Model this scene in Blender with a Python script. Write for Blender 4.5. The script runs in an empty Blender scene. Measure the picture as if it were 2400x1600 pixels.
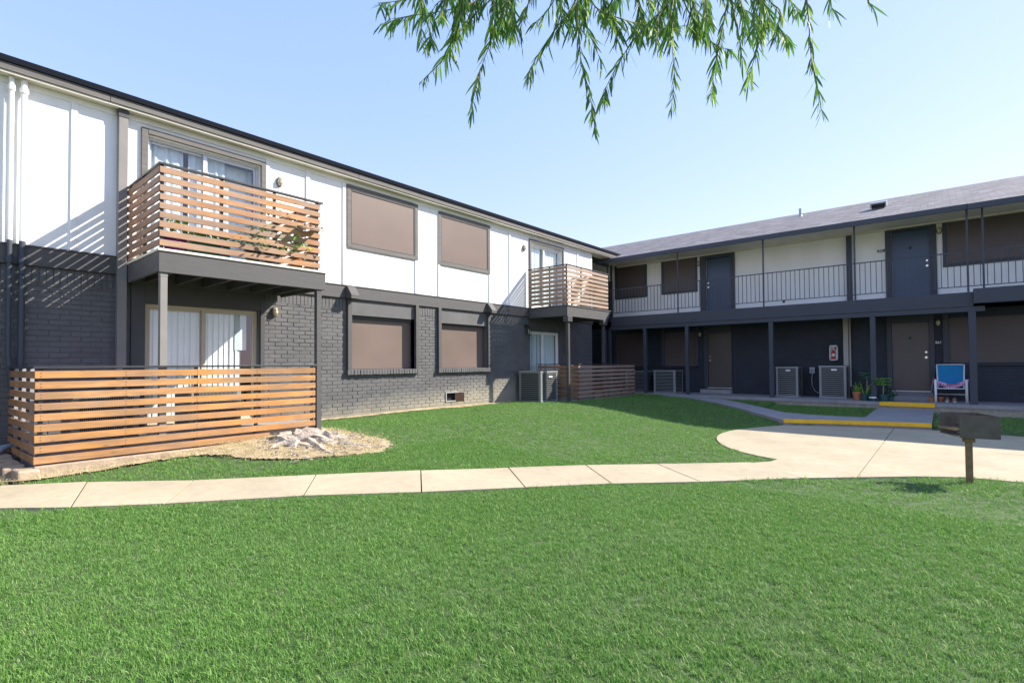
import bpy, bmesh, math, random
import numpy as np
from mathutils import Vector, Matrix, noise
random.seed(11); RS = np.random.RandomState(5)
scn = bpy.context.scene
COL = scn.collection
PI = math.pi
ORG = {}
# ------------------------------------------------------------------ mesh helper
class MB:
    def __init__(s): s.v = []; s.f = []; s.m = []
    def add(s, vs, fs, mi=0):
        b = len(s.v); s.v += [tuple(p) for p in vs]
        for f in fs: s.f.append(tuple(i + b for i in f)); s.m.append(mi)
    def box(s, x0, x1, y0, y1, z0, z1, mi=0):
        if x0 > x1: x0, x1 = x1, x0
        if y0 > y1: y0, y1 = y1, y0
        if z0 > z1: z0, z1 = z1, z0
        s.add([(x0,y0,z0),(x1,y0,z0),(x1,y1,z0),(x0,y1,z0),(x0,y0,z1),(x1,y0,z1),(x1,y1,z1),(x0,y1,z1)],
              [(0,3,2,1),(4,5,6,7),(0,1,5,4),(1,2,6,5),(2,3,7,6),(3,0,4,7)], mi)
        return s
    def obox(s, c, size, M=None, mi=0):
        hx, hy, hz = size[0]/2, size[1]/2, size[2]/2
        vs = [Vector((sx*hx, sy*hy, sz*hz)) for sz in (-1,1) for sx,sy in ((-1,-1),(1,-1),(1,1),(-1,1))]
        c = Vector(c)
        vs = [(M @ v if M else v) + c for v in vs]
        s.add(vs, [(0,3,2,1),(4,5,6,7),(0,1,5,4),(1,2,6,5),(2,3,7,6),(3,0,4,7)], mi); return s
    def tube(s, pts, r, n=8, mi=0, flat=1.0, cap=True):
        pts = [Vector(p) for p in pts]; k = len(pts)
        rr = r if isinstance(r, (list, tuple)) else [r]*k
        up = Vector((0,0,1)); vs = []
        prev = None
        for i, p in enumerate(pts):
            t = (pts[min(i+1,k-1)] - pts[max(i-1,0)])
            if t.length < 1e-9: t = Vector((0,0,1))
            t.normalize()
            if prev is None:
                a = up.cross(t)
                if a.length < 1e-3: a = Vector((1,0,0)).cross(t)
            else: a = prev - t*prev.dot(t)
            a.normalize(); prev = a; b = t.cross(a)
            for j in range(n):
                th = 2*PI*j/n
                vs.append(p + a*math.cos(th)*rr[i] + b*math.sin(th)*rr[i]*flat)
        fs = [(i*n+j, i*n+(j+1)%n, (i+1)*n+(j+1)%n, (i+1)*n+j) for i in range(k-1) for j in range(n)]
        if cap: fs += [tuple(reversed(range(n))), tuple(range((k-1)*n, k*n))]
        s.add(vs, fs, mi); return s
    def lathe(s, prof, n=20, c=(0,0,0), mi=0, sx=1, sy=1):
        vs = []; k = len(prof)
        for r, z in prof:
            for j in range(n):
                th = 2*PI*j/n; vs.append((c[0]+r*math.cos(th)*sx, c[1]+r*math.sin(th)*sy, c[2]+z))
        fs = [(i*n+j, i*n+(j+1)%n, (i+1)*n+(j+1)%n, (i+1)*n+j) for i in range(k-1) for j in range(n)]
        fs += [tuple(reversed(range(n))), tuple(range((k-1)*n, k*n))]
        s.add(vs, fs, mi); return s
    def prism(s, poly, z0, z1, mi=0):
        n = len(poly); vs = [(x,y,z0) for x,y in poly] + [(x,y,z1) for x,y in poly]
        fs = [tuple(reversed(range(n))), tuple(range(n,2*n))] + [(i,(i+1)%n,n+(i+1)%n,n+i) for i in range(n)]
        s.add(vs, fs, mi); return s
    def build(s, name, mats, parent=None, smooth=False, bevel=0.0, label=None, tri=False, fixn=False):
        if not isinstance(mats, (list, tuple)): mats = [mats]
        org = ORG.get(parent.name, (0,0,0)) if parent else (0,0,0)
        me = bpy.data.meshes.new(name)
        vs = [(v[0]-org[0], v[1]-org[1], v[2]-org[2]) for v in s.v]
        me.from_pydata(vs, [], s.f)
        for m in mats: me.materials.append(m)
        me.polygons.foreach_set('material_index', s.m)
        if smooth: me.polygons.foreach_set('use_smooth', [True]*len(s.f))
        if tri or fixn:
            bm = bmesh.new(); bm.from_mesh(me)
            if fixn: bmesh.ops.recalc_face_normals(bm, faces=bm.faces)
            if tri: bmesh.ops.triangulate(bm, faces=bm.faces)
            bm.to_mesh(me); bm.free()
        me.update()
        o = bpy.data.objects.new(name, me); COL.objects.link(o)
        if parent: o.parent = parent
        ORG[o.name] = org
        if bevel:
            b = o.modifiers.new('bev', 'BEVEL'); b.width = bevel; b.segments = 2; b.limit_method = 'ANGLE'; b.angle_limit = 0.7
        if label: o['label'] = label
        return o
def tag(o, label=None, cat=None, group=None, kind=None):
    if label: o['label'] = label
    if cat: o['category'] = cat
    if group: o['group'] = group
    if kind: o['kind'] = kind
    return o
def empty(name, loc=(0,0,0), rz=0.0, label=None, cat=None, group=None):
    o = bpy.data.objects.new(name, None); COL.objects.link(o); o.location = loc; o.rotation_euler = (0,0,rz)
    o.empty_display_size = 0.1; ORG[o.name] = loc if rz == 0 else (0,0,0)
    tag(o, label, cat, group); return o
def copy_tree(o, parent=None):
    kids = list(o.children)
    c = o.copy(); COL.objects.link(c); c.parent = parent
    for ch in kids: copy_tree(ch, c)
    return c
# ------------------------------------------------------------------ materials
class NT:
    def __init__(s, name):
        s.mat = bpy.data.materials.new(name); s.mat.use_nodes = True
        s.n = s.mat.node_tree.nodes; s.l = s.mat.node_tree.links
        s.b = s.n['Principled BSDF']; s.out = s.n['Material Output']
    def node(s, t, **kw):
        n = s.n.new(t)
        for k, v in kw.items(): setattr(n, k, v)
        return n
    def link(s, a, b): s.l.new(a, b)
    def pos(s, scale=(1,1,1), obj=False):
        if obj: g = s.node('ShaderNodeTexCoord').outputs['Object']
        else: g = s.node('ShaderNodeNewGeometry').outputs['Position']
        m = s.node('ShaderNodeMapping'); m.inputs['Scale'].default_value = scale
        s.link(g, m.inputs['Vector']); return m.outputs['Vector']
    def noise(s, vec, scale=5, detail=4, rough=.6, dist=0):
        n = s.node('ShaderNodeTexNoise'); n.inputs['Scale'].default_value = scale; n.inputs['Detail'].default_value = detail
        n.inputs['Roughness'].default_value = rough; n.inputs['Distortion'].default_value = dist
        s.link(vec, n.inputs['Vector']); return n.outputs['Fac']
    def ramp(s, fac, stops):
        r = s.node('ShaderNodeValToRGB'); e = r.color_ramp.elements
        while len(e) < len(stops): e.new(.5)
        for i, (p, c) in enumerate(stops):
            e[i].position = p; e[i].color = (*c, 1) if len(c) == 3 else c
        s.link(fac, r.inputs['Fac']); return r.outputs['Color']
    def mix(s, fac, a, b, mode='MIX'):
        m = s.node('ShaderNodeMix', data_type='RGBA', blend_type=mode)
        for v, i in ((fac, 0), (a, 6), (b, 7)):
            if isinstance(v, (float, int)): m.inputs[i].default_value = v
            elif isinstance(v, tuple): m.inputs[i].default_value = (*v, 1)
            else: s.link(v, m.inputs[i])
        return m.outputs[2]
    def math(s, op, a, b=None, clamp=False):
        m = s.node('ShaderNodeMath', operation=op); m.use_clamp = clamp
        for v, i in ((a, 0), (b, 1)):
            if v is None: continue
            if isinstance(v, (float, int)): m.inputs[i].default_value = v
            else: s.link(v, m.inputs[i])
        return m.outputs[0]
    def bump(s, h, strength=.3, dist=.01):
        b = s.node('ShaderNodeBump'); b.inputs['Strength'].default_value = strength; b.inputs['Distance'].default_value = dist
        s.link(h, b.inputs['Height']); s.link(b.outputs['Normal'], s.b.inputs['Normal']); return b
    def set(s, col=None, rough=None, metal=None, spec=None):
        for v, k in ((col,'Base Color'),(rough,'Roughness'),(metal,'Metallic'),(spec,'Specular IOR Level')):
            if v is None: continue
            if isinstance(v, (float,int)): s.b.inputs[k].default_value = v
            elif isinstance(v, tuple): s.b.inputs[k].default_value = (*v, 1)
            else: s.link(v, s.b.inputs[k])
        return s.mat
def dk(c, f): return tuple(x*f for x in c)
def simple(name, c, rough=.6, var=.15, scale=6, bump=.15, bscale=60, metal=0, spec=.4, stretch=(1,1,1), obj=False, bd=.003):
    t = NT(name); p = t.pos(stretch, obj)
    n1 = t.noise(p, scale, 5, .65)
    col = t.ramp(n1, [(.25, dk(c, 1-var)), (.75, dk(c, 1+var))])
    if bump: t.bump(t.noise(p, bscale, 4, .7), bump, bd)
    r = t.math('MULTIPLY_ADD', n1, .25); t.n[-1].inputs[2].default_value = rough-.12 if False else max(.02, rough-.12)
    return t.set(col, r, metal, spec)
def wood(name, c, axis, grey=.0, var=.25, sat=None, along=1.2):
    t = NT(name)
    isl = t.node('ShaderNodeNewGeometry')
    g = isl.outputs['Position']
    off = t.node('ShaderNodeVectorMath', operation='SCALE'); off.inputs[0].default_value = (7.3, 11.1, 5.7)
    t.link(isl.outputs['Random Per Island'], off.inputs['Scale'])
    ad = t.node('ShaderNodeVectorMath', operation='ADD'); t.link(g, ad.inputs[0]); t.link(off.outputs[0], ad.inputs[1])
    m = t.node('ShaderNodeMapping'); sc = [13, 13, 13]; sc[axis] = along; m.inputs['Scale'].default_value = sc
    t.link(ad.outputs[0], m.inputs['Vector'])
    n1 = t.noise(m.outputs['Vector'], 1.0, 5, .6, .9)
    # rings / cathedral grain
    w = t.math('SINE', t.math('MULTIPLY', n1, 30.0))
    w = t.math('MULTIPLY_ADD', w, .5); t.n[-1].inputs[2].default_value = .5
    n2 = t.noise(m.outputs['Vector'], 5.0, 3, .7)
    base = t.ramp(isl.outputs['Random Per Island'], [(0, dk(c, 1-var)), (.5, c), (1, (c[0]*1.12, c[1]*1.2, c[2]*1.3))])
    col = t.mix(t.math('MULTIPLY', w, .6), base, dk(c, .5))
    col = t.mix(t.math('MULTIPLY', n2, .5), col, dk(c, 1.25))
    m4 = t.node('ShaderNodeMapping'); s4 = [5,5,5]; s4[axis] = .9; m4.inputs['Scale'].default_value = s4
    t.link(ad.outputs[0], m4.inputs['Vector']); n4 = t.noise(m4.outputs['Vector'], 1.0, 4, .65)
    col = t.mix(t.ramp(n4, [(.38,(.75,.75,.75)),(.62,(0,0,0))]), col, t.mix(.5, dk(c,.42), (.16,.12,.09)))
    # knots
    v = t.node('ShaderNodeTexVoronoi'); v.inputs['Scale'].default_value = 1.0
    m2 = t.node('ShaderNodeMapping'); s2 = [9,9,9]; s2[axis] = 2.2; m2.inputs['Scale'].default_value = s2
    t.link(ad.outputs[0], m2.inputs['Vector']); t.link(m2.outputs['Vector'], v.inputs['Vector'])
    k = t.ramp(v.outputs['Distance'], [(.06, (1,1,1)), (.11, (0,0,0))])
    col = t.mix(t.math('MULTIPLY', k, .75), col, dk(c, .22))
    # weather streaks
    n3 = t.noise(t.pos((1.1,1.1,1.1)), 1.3, 4, .6)
    gcol = (.36,.31,.27)
    f = t.ramp(n3, [(.35,(grey*.4,)*3), (.7,(min(1,grey*1.6+.05),)*3)])
    col = t.mix(f, col, gcol)
    t.bump(t.math('ADD', n1, n2), .35, .002)
    return t.set(col, .68, 0, .3)
M = {}
M['white'] = simple('white_siding_paint', (.77,.76,.735), .55, .035, 1.3, .12, 30)
def stained_white():
    t = NT('white_wall_paint'); p = t.pos()
    n = t.noise(t.pos((1,1,.35)), 1.6, 5, .6); c = t.ramp(n, [(.3,(.79,.78,.755)),(.6,(.85,.845,.83))])
    d = t.noise(t.pos((4,4,.5)), 2.2, 5, .75)
    c = t.mix(t.ramp(d, [(.62,(0,0,0)),(.8,(.22,.22,.22))]), c, (.5,.47,.42))
    t.bump(t.noise(p, 90, 3, .6), .12, .002); return t.set(c, .5, 0, .35)
M['white'] = stained_white()
M['dark'] = simple('charcoal_trim_paint', (.062,.061,.064), .55, .14, 2.5, .25, 45, stretch=(1,1,1))
M['darkwood'] = simple('charcoal_rough_wood', (.078,.076,.077), .62, .16, 3, .5, 14, stretch=(3,1,6), bd=.006)
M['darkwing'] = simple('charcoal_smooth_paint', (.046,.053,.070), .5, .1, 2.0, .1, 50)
M['black'] = simple('black_metal_paint', (.03,.032,.036), .4, .1, 5, .05, 50, spec=.5)
M['fascia'] = simple('grey_weathered_fascia', (.14,.13,.122), .75, .3, 2.5, .5, 12, stretch=(8,.6,8), bd=.005)
M['cream'] = simple('cream_soffit_paint', (.70,.65,.55), .7, .12, 2, .2, 20)
M['edge'] = simple('dark_roof_edge', (.010,.012,.018), .9, .2, 4, .4, 40, spec=.08)
def brickmat(name, c, pale_base, zc=-.72):
    t = NT(name); geo = t.node('ShaderNodeNewGeometry'); p = t.pos()
    rnd = geo.outputs['Random Per Island']
    n1 = t.noise(p, 1.7, 5, .6); n2 = t.noise(p, 28, 4, .7)
    col = t.ramp(n1, [(.3, dk(c,.82)), (.7, dk(c,1.18))])
    col = t.mix(t.math('MULTIPLY', rnd, .22), col, dk(c, 1.6))
    if pale_base:
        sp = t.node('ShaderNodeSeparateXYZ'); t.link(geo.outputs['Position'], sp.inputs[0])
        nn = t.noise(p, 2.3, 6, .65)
        # pale tint low on the wall: height threshold broken up by noise, strongest towards the corner
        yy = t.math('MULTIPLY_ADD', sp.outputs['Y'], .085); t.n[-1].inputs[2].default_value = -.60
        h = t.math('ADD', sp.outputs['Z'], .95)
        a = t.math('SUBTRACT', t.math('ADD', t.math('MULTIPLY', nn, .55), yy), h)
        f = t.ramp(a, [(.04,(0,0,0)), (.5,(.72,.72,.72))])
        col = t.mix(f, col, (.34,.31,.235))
    t.bump(t.math('ADD', n2, t.math('MULTIPLY', t.noise(p, 9, 3, .6), 1.3)), .45, .004)
    return t.set(col, .62, 0, .35)
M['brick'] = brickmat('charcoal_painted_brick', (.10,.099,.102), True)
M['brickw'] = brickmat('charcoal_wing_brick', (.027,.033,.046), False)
def screenmat(name, c):
    t = NT(name); p = t.pos()
    n = t.noise(t.pos((.6,.6,1.0)), 1.1, 3, .5); col = t.ramp(n, [(.3, dk(c,.9)), (.7, dk(c,1.12))])
    w = t.node('ShaderNodeTexChecker'); w.inputs['Scale'].default_value = 260; t.link(p, w.inputs['Vector'])
    col = t.mix(t.math('MULTIPLY', w.outputs['Fac'], .25), col, dk(c,.7))
    return t.set(col, .42, 0, .35)
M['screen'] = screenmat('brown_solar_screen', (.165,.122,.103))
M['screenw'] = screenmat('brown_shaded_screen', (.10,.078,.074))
M['alu'] = simple('aluminium_frame', (.55,.56,.56), .4, .06, 5, .03, 40, metal=.4)
M['vinyl'] = simple('white_vinyl', (.8,.8,.79), .4, .04, 4, .03, 40)
M['almond'] = simple('almond_frame', (.52,.45,.34), .5, .08, 4, .05, 40)
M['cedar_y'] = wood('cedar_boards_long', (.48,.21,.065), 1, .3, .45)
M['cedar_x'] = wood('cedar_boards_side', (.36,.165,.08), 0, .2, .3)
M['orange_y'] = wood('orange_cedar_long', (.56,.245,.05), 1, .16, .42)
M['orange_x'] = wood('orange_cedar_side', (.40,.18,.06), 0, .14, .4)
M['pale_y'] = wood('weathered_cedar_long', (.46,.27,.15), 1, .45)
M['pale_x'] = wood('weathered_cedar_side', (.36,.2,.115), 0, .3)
M['old_y'] = wood('greyed_cedar_long', (.34,.18,.105), 1, .3, .35)
M['deckwood'] = wood('deck_planks', (.38,.3,.2), 1, .4)
def shingle():
    t = NT('grey_shingles'); p = t.pos((1,1.05,1))
    b = t.node('ShaderNodeTexBrick'); b.inputs['Scale'].default_value = 1.0
    b.inputs['Brick Width'].default_value = .32; b.inputs['Row Height'].default_value = .14; b.inputs['Mortar Size'].default_value = .008
    b.inputs['Color1'].default_value = (.105,.103,.108,1); b.inputs['Color2'].default_value = (.29,.275,.282,1); b.inputs['Mortar'].default_value = (.07,.065,.07,1)
    b.inputs['Bias'].default_value = 0; b.offset_frequency = 2; t.link(p, b.inputs['Vector'])
    n = t.noise(p, 3.5, 5, .7); n2 = t.noise(t.pos((1,4,1)), 2.4, 5, .75)
    col = t.mix(t.ramp(n2, [(.42,(0,0,0)),(.58,(.85,.85,.85))]), b.outputs['Color'], (.085,.08,.09))
    col = t.mix(t.math('MULTIPLY', n, .3), col, (.34,.31,.33))
    t.bump(t.math('ADD', b.outputs['Fac'], t.math('MULTIPLY', n2, -1.0)), .6, .012)
    return t.set(col, .85, 0, .25)
M['shingle'] = shingle()
def concrete(name, c, stain, sc=1.0):
    t = NT(name); p = t.pos()
    n = t.noise(p, 1.2*sc, 6, .62); n2 = t.noise(p, 9*sc, 5, .7); n3 = t.noise(p, 160, 3, .6)
    col = t.ramp(n, [(.3, dk(c,.86)), (.7, dk(c,1.1))])
    col = t.mix(t.ramp(n2, [(.45,(0,0,0)),(.75,(stain,)*3)]), col, dk(c,.62))
    v = t.node('ShaderNodeTexVoronoi', feature='DISTANCE_TO_EDGE'); v.inputs['Scale'].default_value = .55
    vm = t.node('ShaderNodeVectorMath', operation='ADD'); nv = t.node('ShaderNodeTexNoise'); nv.inputs['Scale'].default_value = 3; t.link(p, nv.inputs['Vector'])
    t.link(p, vm.inputs[0]); t.link(nv.outputs['Color'], vm.inputs[1]); t.link(vm.outputs[0], v.inputs['Vector'])
    cr = t.ramp(v.outputs['Distance'], [(0,(.5,.5,.5)), (.006,(0,0,0))])
    cf = t.math('MULTIPLY', cr, t.ramp(n, [(.5,(0,0,0)),(.62,(1,1,1))]))
    col = t.mix(cf, col, dk(c,.35))
    t.bump(t.math('ADD', n3, n2), .3, .003)
    return t.set(col, .85, 0, .25)
M['concrete'] = concrete('pale_concrete', (.42,.355,.25), .42)
M['slab'] = concrete('grey_concrete', (.31,.29,.29), .55, 1.6)
M['rough'] = simple('rough_cast_concrete', (.33,.29,.23), .9, .35, 7, 1.0, 18, bd=.02)
M['yellow'] = simple('yellow_curb_paint', (.85,.47,.02), .6, .12, 5, .3, 30)
M['soil'] = simple('soil_under_lawn', (.06,.10,.03), .95, .35, 5, .8, 25, bd=.02)
def straw():
    t = NT('dry_dirt'); p = t.pos()
    n = t.noise(p, 5, 6, .7); n2 = t.noise(p, 40, 4, .8)
    c = t.ramp(n, [(.3,(.30,.22,.12)), (.5,(.47,.37,.23)), (.7,(.60,.50,.34))])
    c = t.mix(t.ramp(n2,[(.55,(0,0,0)),(.7,(.6,.6,.6))]), c, (.24,.16,.08))
    t.bump(t.math('ADD', n, n2), 1.0, .02); return t.set(c, .95, 0, .15)
M['dirt'] = straw()
def blade(name, ramp_, trans=.35, dry=True):
    t = NT(name); geo = t.node('ShaderNodeNewGeometry'); oi = t.node('ShaderNodeObjectInfo')
    r = t.math('FRACT', t.math('ADD', oi.outputs['Random'], t.math('MULTIPLY', geo.outputs['Random Per Island'], 3.7)))
    c = t.ramp(r, ramp_)
    n = t.noise(t.pos(), .35, 4, .55); n1 = t.noise(t.pos(), 2.2, 4, .6)
    c = t.mix(t.ramp(n, [(.35,(0,0,0)),(.65,(.6,.6,.6))]), c, t.mix(.5, c, (.17,.36,.05)))
    c = t.mix(t.ramp(n1, [(.45,(0,0,0)),(.75,(.25,.25,.25))]), c, dk(ramp_[0][1], .95))
    if name == 'lawn_blades':
        n5 = t.noise(t.pos(), 1.1, 5, .7, .6); c = t.mix(t.ramp(n5, [(.5,(0,0,0)),(.72,(.32,.32,.32))]), c, (.30,.39,.19))
        n6 = t.noise(t.pos(), .22, 3, .5); c = t.mix(t.ramp(n6, [(.4,(0,0,0)),(.6,(.25,.25,.25))]), c, (.17,.32,.09))
    t.link(c, t.b.inputs['Base Color']); t.b.inputs['Roughness'].default_value = .5; t.b.inputs['Specular IOR Level'].default_value = .3
    tr = t.node('ShaderNodeBsdfTranslucent'); t.link(c, tr.inputs['Color'])
    mx = t.node('ShaderNodeMixShader'); mx.inputs[0].default_value = trans
    t.link(t.b.outputs[0], mx.inputs[1]); t.link(tr.outputs[0], mx.inputs[2]); t.link(mx.outputs[0], t.out.inputs['Surface'])
    return t.mat
M['grass'] = blade('lawn_blades', [(0,(.088,.215,.035)), (.4,(.138,.30,.06)), (.75,(.195,.375,.09)), (.93,(.34,.48,.16)), (1,(.52,.5,.28))])
M['strawb'] = blade('straw_blades', [(0,(.45,.33,.17)), (.5,(.6,.48,.28)), (.9,(.72,.62,.42)), (1,(.3,.32,.12))], .2)
M['leaf'] = blade('willow_leaves', [(0,(.045,.13,.03)), (.5,(.10,.24,.045)), (.8,(.20,.38,.055)), (1,(.42,.56,.09))], .45)
M['plant'] = blade('pot_plant_leaves', [(0,(.08,.22,.05)), (.5,(.18,.42,.08)), (1,(.42,.55,.10))], .3)
M['plantd'] = blade('dark_pot_plant_leaves', [(0,(.05,.15,.12)), (.5,(.09,.24,.17)), (1,(.2,.36,.22))], .3)
M['bark'] = simple('willow_bark', (.14,.10,.07), .9, .35, 8, 1.0, 20, stretch=(3,3,.6), bd=.02)
M['twig'] = simple('willow_twig', (.20,.16,.07), .7, .2, 8, .2, 40)
M['root'] = simple('weathered_root_wood', (.46,.39,.32), .9, .6, 7, 1.0, 16, stretch=(3.0,1.6,3.0), bd=.03)
M['acgrey'] = simple('condenser_grey', (.26,.275,.27), .45, .08, 3, .06, 50, metal=.2, obj=True)
M['acdark'] = simple('condenser_coil', (.010,.012,.015), .6, .2, 8, .4, 90, metal=.3, obj=True)
M['badge'] = simple('white_badge', (.75,.68,.66), .4, .05, 4, 0)
M['red'] = simple('red_paint', (.5,.03,.03), .35, .08, 4, .02)
M['plastic'] = simple('white_plastic', (.74,.74,.75), .4, .05, 3, .02)
M['greybox'] = simple('grey_metal_box', (.38,.4,.42), .45, .08, 3, .03, metal=.4)
M['chrome'] = simple('brushed_nickel', (.75,.72,.66), .25, .05, 3, .0, metal=1)
M['door'] = simple('navy_door_paint', (.035,.07,.13), .33, .08, 1.5, .05, 30, spec=.5)
M['doorb'] = simple('brown_door_paint', (.075,.062,.06), .36, .1, 1.5, .05, 30, spec=.5)
M['terra'] = simple('terracotta', (.42,.17,.08), .8, .15, 6, .2)
M['tealpot'] = simple('dark_green_pot', (.02,.07,.075), .4, .1, 5, .05)
M['purple'] = simple('purple_pot', (.2,.02,.2), .4, .1, 5, .05)
M['blue'] = simple('blue_sling_fabric', (.005,.20,.43), .7, .06, 4, .3, 220)
M['lamp'] = None
M['bbq'] = simple('sooty_grill_steel', (.095,.083,.075), .42, .35, 9, .25, 40, metal=.25, spec=.5, obj=True)
M['rust'] = simple('rusty_post_steel', (.22,.15,.085), .6, .35, 12, .35, 60, metal=.4)
M['pvc'] = simple('grey_conduit', (.27,.31,.36), .5, .1, 6, .05)
M['block'] = simple('weathered_stone_block', (.36,.28,.2), .9, .3, 6, .8, 20, bd=.015)
M['copper'] = simple('brown_vent_metal', (.24,.13,.08), .5, .25, 10, .1, metal=.4)
M['void'] = simple('dark_interior', (.012,.012,.013), .9, .1, 3, 0)
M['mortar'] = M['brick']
def glass(name, tint=(.85,.95,.93), rmix=.0):
    t = NT(name); t.n.remove(t.b)
    gl = t.node('ShaderNodeBsdfGlossy'); gl.inputs['Roughness'].default_value = .02; gl.inputs['Color'].default_value = (1,1,1,1)
    tr = t.node('ShaderNodeBsdfTransparent'); tr.inputs['Color'].default_value = (*tint,1)
    fr = t.node('ShaderNodeLayerWeight')
    a = t.math('ADD', t.math('MULTIPLY', t.math('POWER', fr.outputs['Facing'], 4.0), .9), .05+rmix, True)
    mx = t.node('ShaderNodeMixShader'); t.link(a, mx.inputs[0]); t.link(tr.outputs[0], mx.inputs[1]); t.link(gl.outputs[0], mx.inputs[2])
    t.link(mx.outputs[0], t.out.inputs['Surface']); return t.mat
M['glass'] = glass('window_glass', (.93,.985,.98), .04)
M['lampglass'] = glass('lamp_glass', (.95,.9,.78), .1)
M['bulb'] = simple('frosted_bulb', (.72,.62,.42), .3, .08, 8, .0)
M['blind'] = simple('vertical_blind_fabric', (.74,.80,.80), .7, .05, 2, .05)
M['sheer'] = simple('sheer_curtain', (.62,.66,.70), .8, .1, 3, .1)
def stripes():
    t = NT('pink_striped_towel'); w = t.node('ShaderNodeTexWave'); w.inputs['Scale'].default_value = 14; w.inputs['Distortion'].default_value = 1.5
    w.bands_direction = 'DIAGONAL'; t.link(t.pos(), w.inputs['Vector'])
    t.bump(t.noise(t.pos(), 200, 2, .5), .5, .002)
    return t.set(t.ramp(w.outputs['Fac'], [(.35,(.6,.07,.32)),(.6,(.8,.68,.78))]), .9, 0, .1)
M['towel'] = stripes()
# ------------------------------------------------------------------ ground
SUN = Vector((1.51, 1.90, 1.84)).normalized()
def sm(a, b, v):
    t = min(1, max(0, (v-a)/(b-a))); return t*t*(3-2*t)
def g(x, y):
    L = -1.33 + .17*sm(1, 4.5, y)
    R = -1.5 + .11*sm(12.6, 14.2, y) + .06*sm(14.5, 17.3, y)*(1-1.3*sm(-.4,-.2,x))
    t = sm(-8.3, -4, x)
    if y > 12.5: t = t*(1-.35*sm(12.5,16,y)) if x < -4 else t
    z = L*(1-t) + R*t
    return z + .012*math.sin(1.7*x+.4*y)*math.sin(1.3*y)
FAR = [(-9.6,-2.6),(-9.0,-1.0),(-8.03,.69),(-7.49,1.35),(-6.69,2.17),(-5.93,3.27),(-5.31,4.4),(-4.69,5.45),(-3.99,6.34),(-3.24,7.09),(-2.21,8.02)]
NEAR = [(-8.5,-2.9),(-7.9,-1.2),(-6.95,.55),(-6.5,1.05),(-6.05,1.71),(-5.34,2.8),(-4.61,3.83),(-3.87,4.8),(-3.16,5.61),(-2.37,6.42),(-1.43,7.37)]
PAD = [(-1.43,7.37),(-.9,7.85),(-.35,8.35),(.15,8.68),(.7,8.74),(2,8.8),(3.6,9.0),(4.6,10),(5,11.4),(4.4,12.8),(3,13.6),(1.11,13.9),(.5,14.0),(-.26,14.1),(-1.2,13.88),(-2.1,13.56),(-2.91,13.2),(-3.38,12.2),(-3.62,11.3),(-3.52,10.34),(-3.08,9.38),(-2.6,8.88),(-2.2,8.63),(-1.98,8.55),(-2.02,8.3),(-2.21,8.02)]
_c = PAD[PAD.index((-2.91,13.2)):PAD.index((-1.98,8.55))+1]
for _ in range(3):
    _n = [_c[0]]
    for a_, b_ in zip(_c, _c[1:]): _n += [(a_[0]*.75+b_[0]*.25, a_[1]*.75+b_[1]*.25), (a_[0]*.25+b_[0]*.75, a_[1]*.25+b_[1]*.75)]
    _c = _n+[_c[-1]]
PAD = PAD[:PAD.index((-2.91,13.2))]+_c+PAD[PAD.index((-1.98,8.55))+1:]
PATH = [(-.26,14.12),(-1.2,13.9),(-2.1,13.58),(-2.91,13.22),(-3.6,13.95),(-4.5,15.0),(-5.3,15.8),(-6.3,16.45),(-7.4,16.9),(-7.9,17.39),(-6.2,17.39),(-5.5,17.1),(-4.7,16.45),(-4.0,15.7),(-3.3,14.95),(-2.7,14.72),(-2.0,14.7),(-1.5,14.78),(-1.46,17.39),(-.27,17.39)]
DIRT = [(-8.6,.6),(-8.05,.75),(-8.1,1.5),(-8.02,2.1),(-7.9,2.6),(-7.5,2.85),(-7.15,2.95),(-6.72,3.4),(-6.42,3.9),(-6.32,4.5),(-6.6,4.95),(-7.1,5.08),(-7.7,4.95),(-8.4,4.9),(-10,5.3),(-10,0.2)]
def inside(p, x, y):
    r = False; n = len(p); j = n-1
    for i in range(n):
        xi, yi = p[i]; xj, yj = p[j]
        if (yi > y) != (yj > y) and x < (xj-xi)*(y-yi)/(yj-yi)+xi: r = not r
        j = i
    return r
WALK = FAR + NEAR[::-1]
def paved(x, y): return inside(WALK,x,y) or inside(PAD,x,y) or inside(PATH,x,y) or y > 17.38
def axis_vals(a, b, step, far):
    v = [a + i*step for i in range(int((b-a)/step)+1)]
    pre = [a-d for d in far[::-1]]; post = [v[-1]+d for d in far]
    return pre + v + post
xs = axis_vals(-11, 9, .125, [.5,2,6,20,80,300,1200]); ys = axis_vals(-5, 18.0, .125, [.5,2,6,20,80,300,1200])
mb = MB(); nx = len(xs)
def drop(x, y):
    GAP = [(-3.0,13.05),(-.1,13.95),(-.1,14.25),(-3.0,13.4)]
    def pv(x, y): return inside(WALK,x,y) or inside(PAD,x,y) or inside(PATH,x,y) or inside(GAP,x,y) or y > 17.4
    if y > 12.6 and y < 16 and pv(x, y) and x > -3.2: return .16
    if pv(x, y) or (-3.2 < x < -.2 and pv(x, y+.05)):
        if all(pv(x+a, y+b) for a, b in ((.07,0),(-.07,0),(0,.07),(0,-.07))): return .14
    return 0
V = [(x, y, g(min(max(x,-11),9), min(max(y,-5),18)) - (drop(x,y) if -10<x<9 and -3<y<18 else (.15 if y > 17.45 else 0))) for y in ys for x in xs]
F = [(j*nx+i, j*nx+i+1, (j+1)*nx+i+1, (j+1)*nx+i) for j in range(len(ys)-1) for i in range(nx-1)]
mb.add(V, F); tag(mb.build('ground', M['soil'], smooth=True), 'green lawn soil spreading across the whole courtyard', kind='structure')
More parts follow.
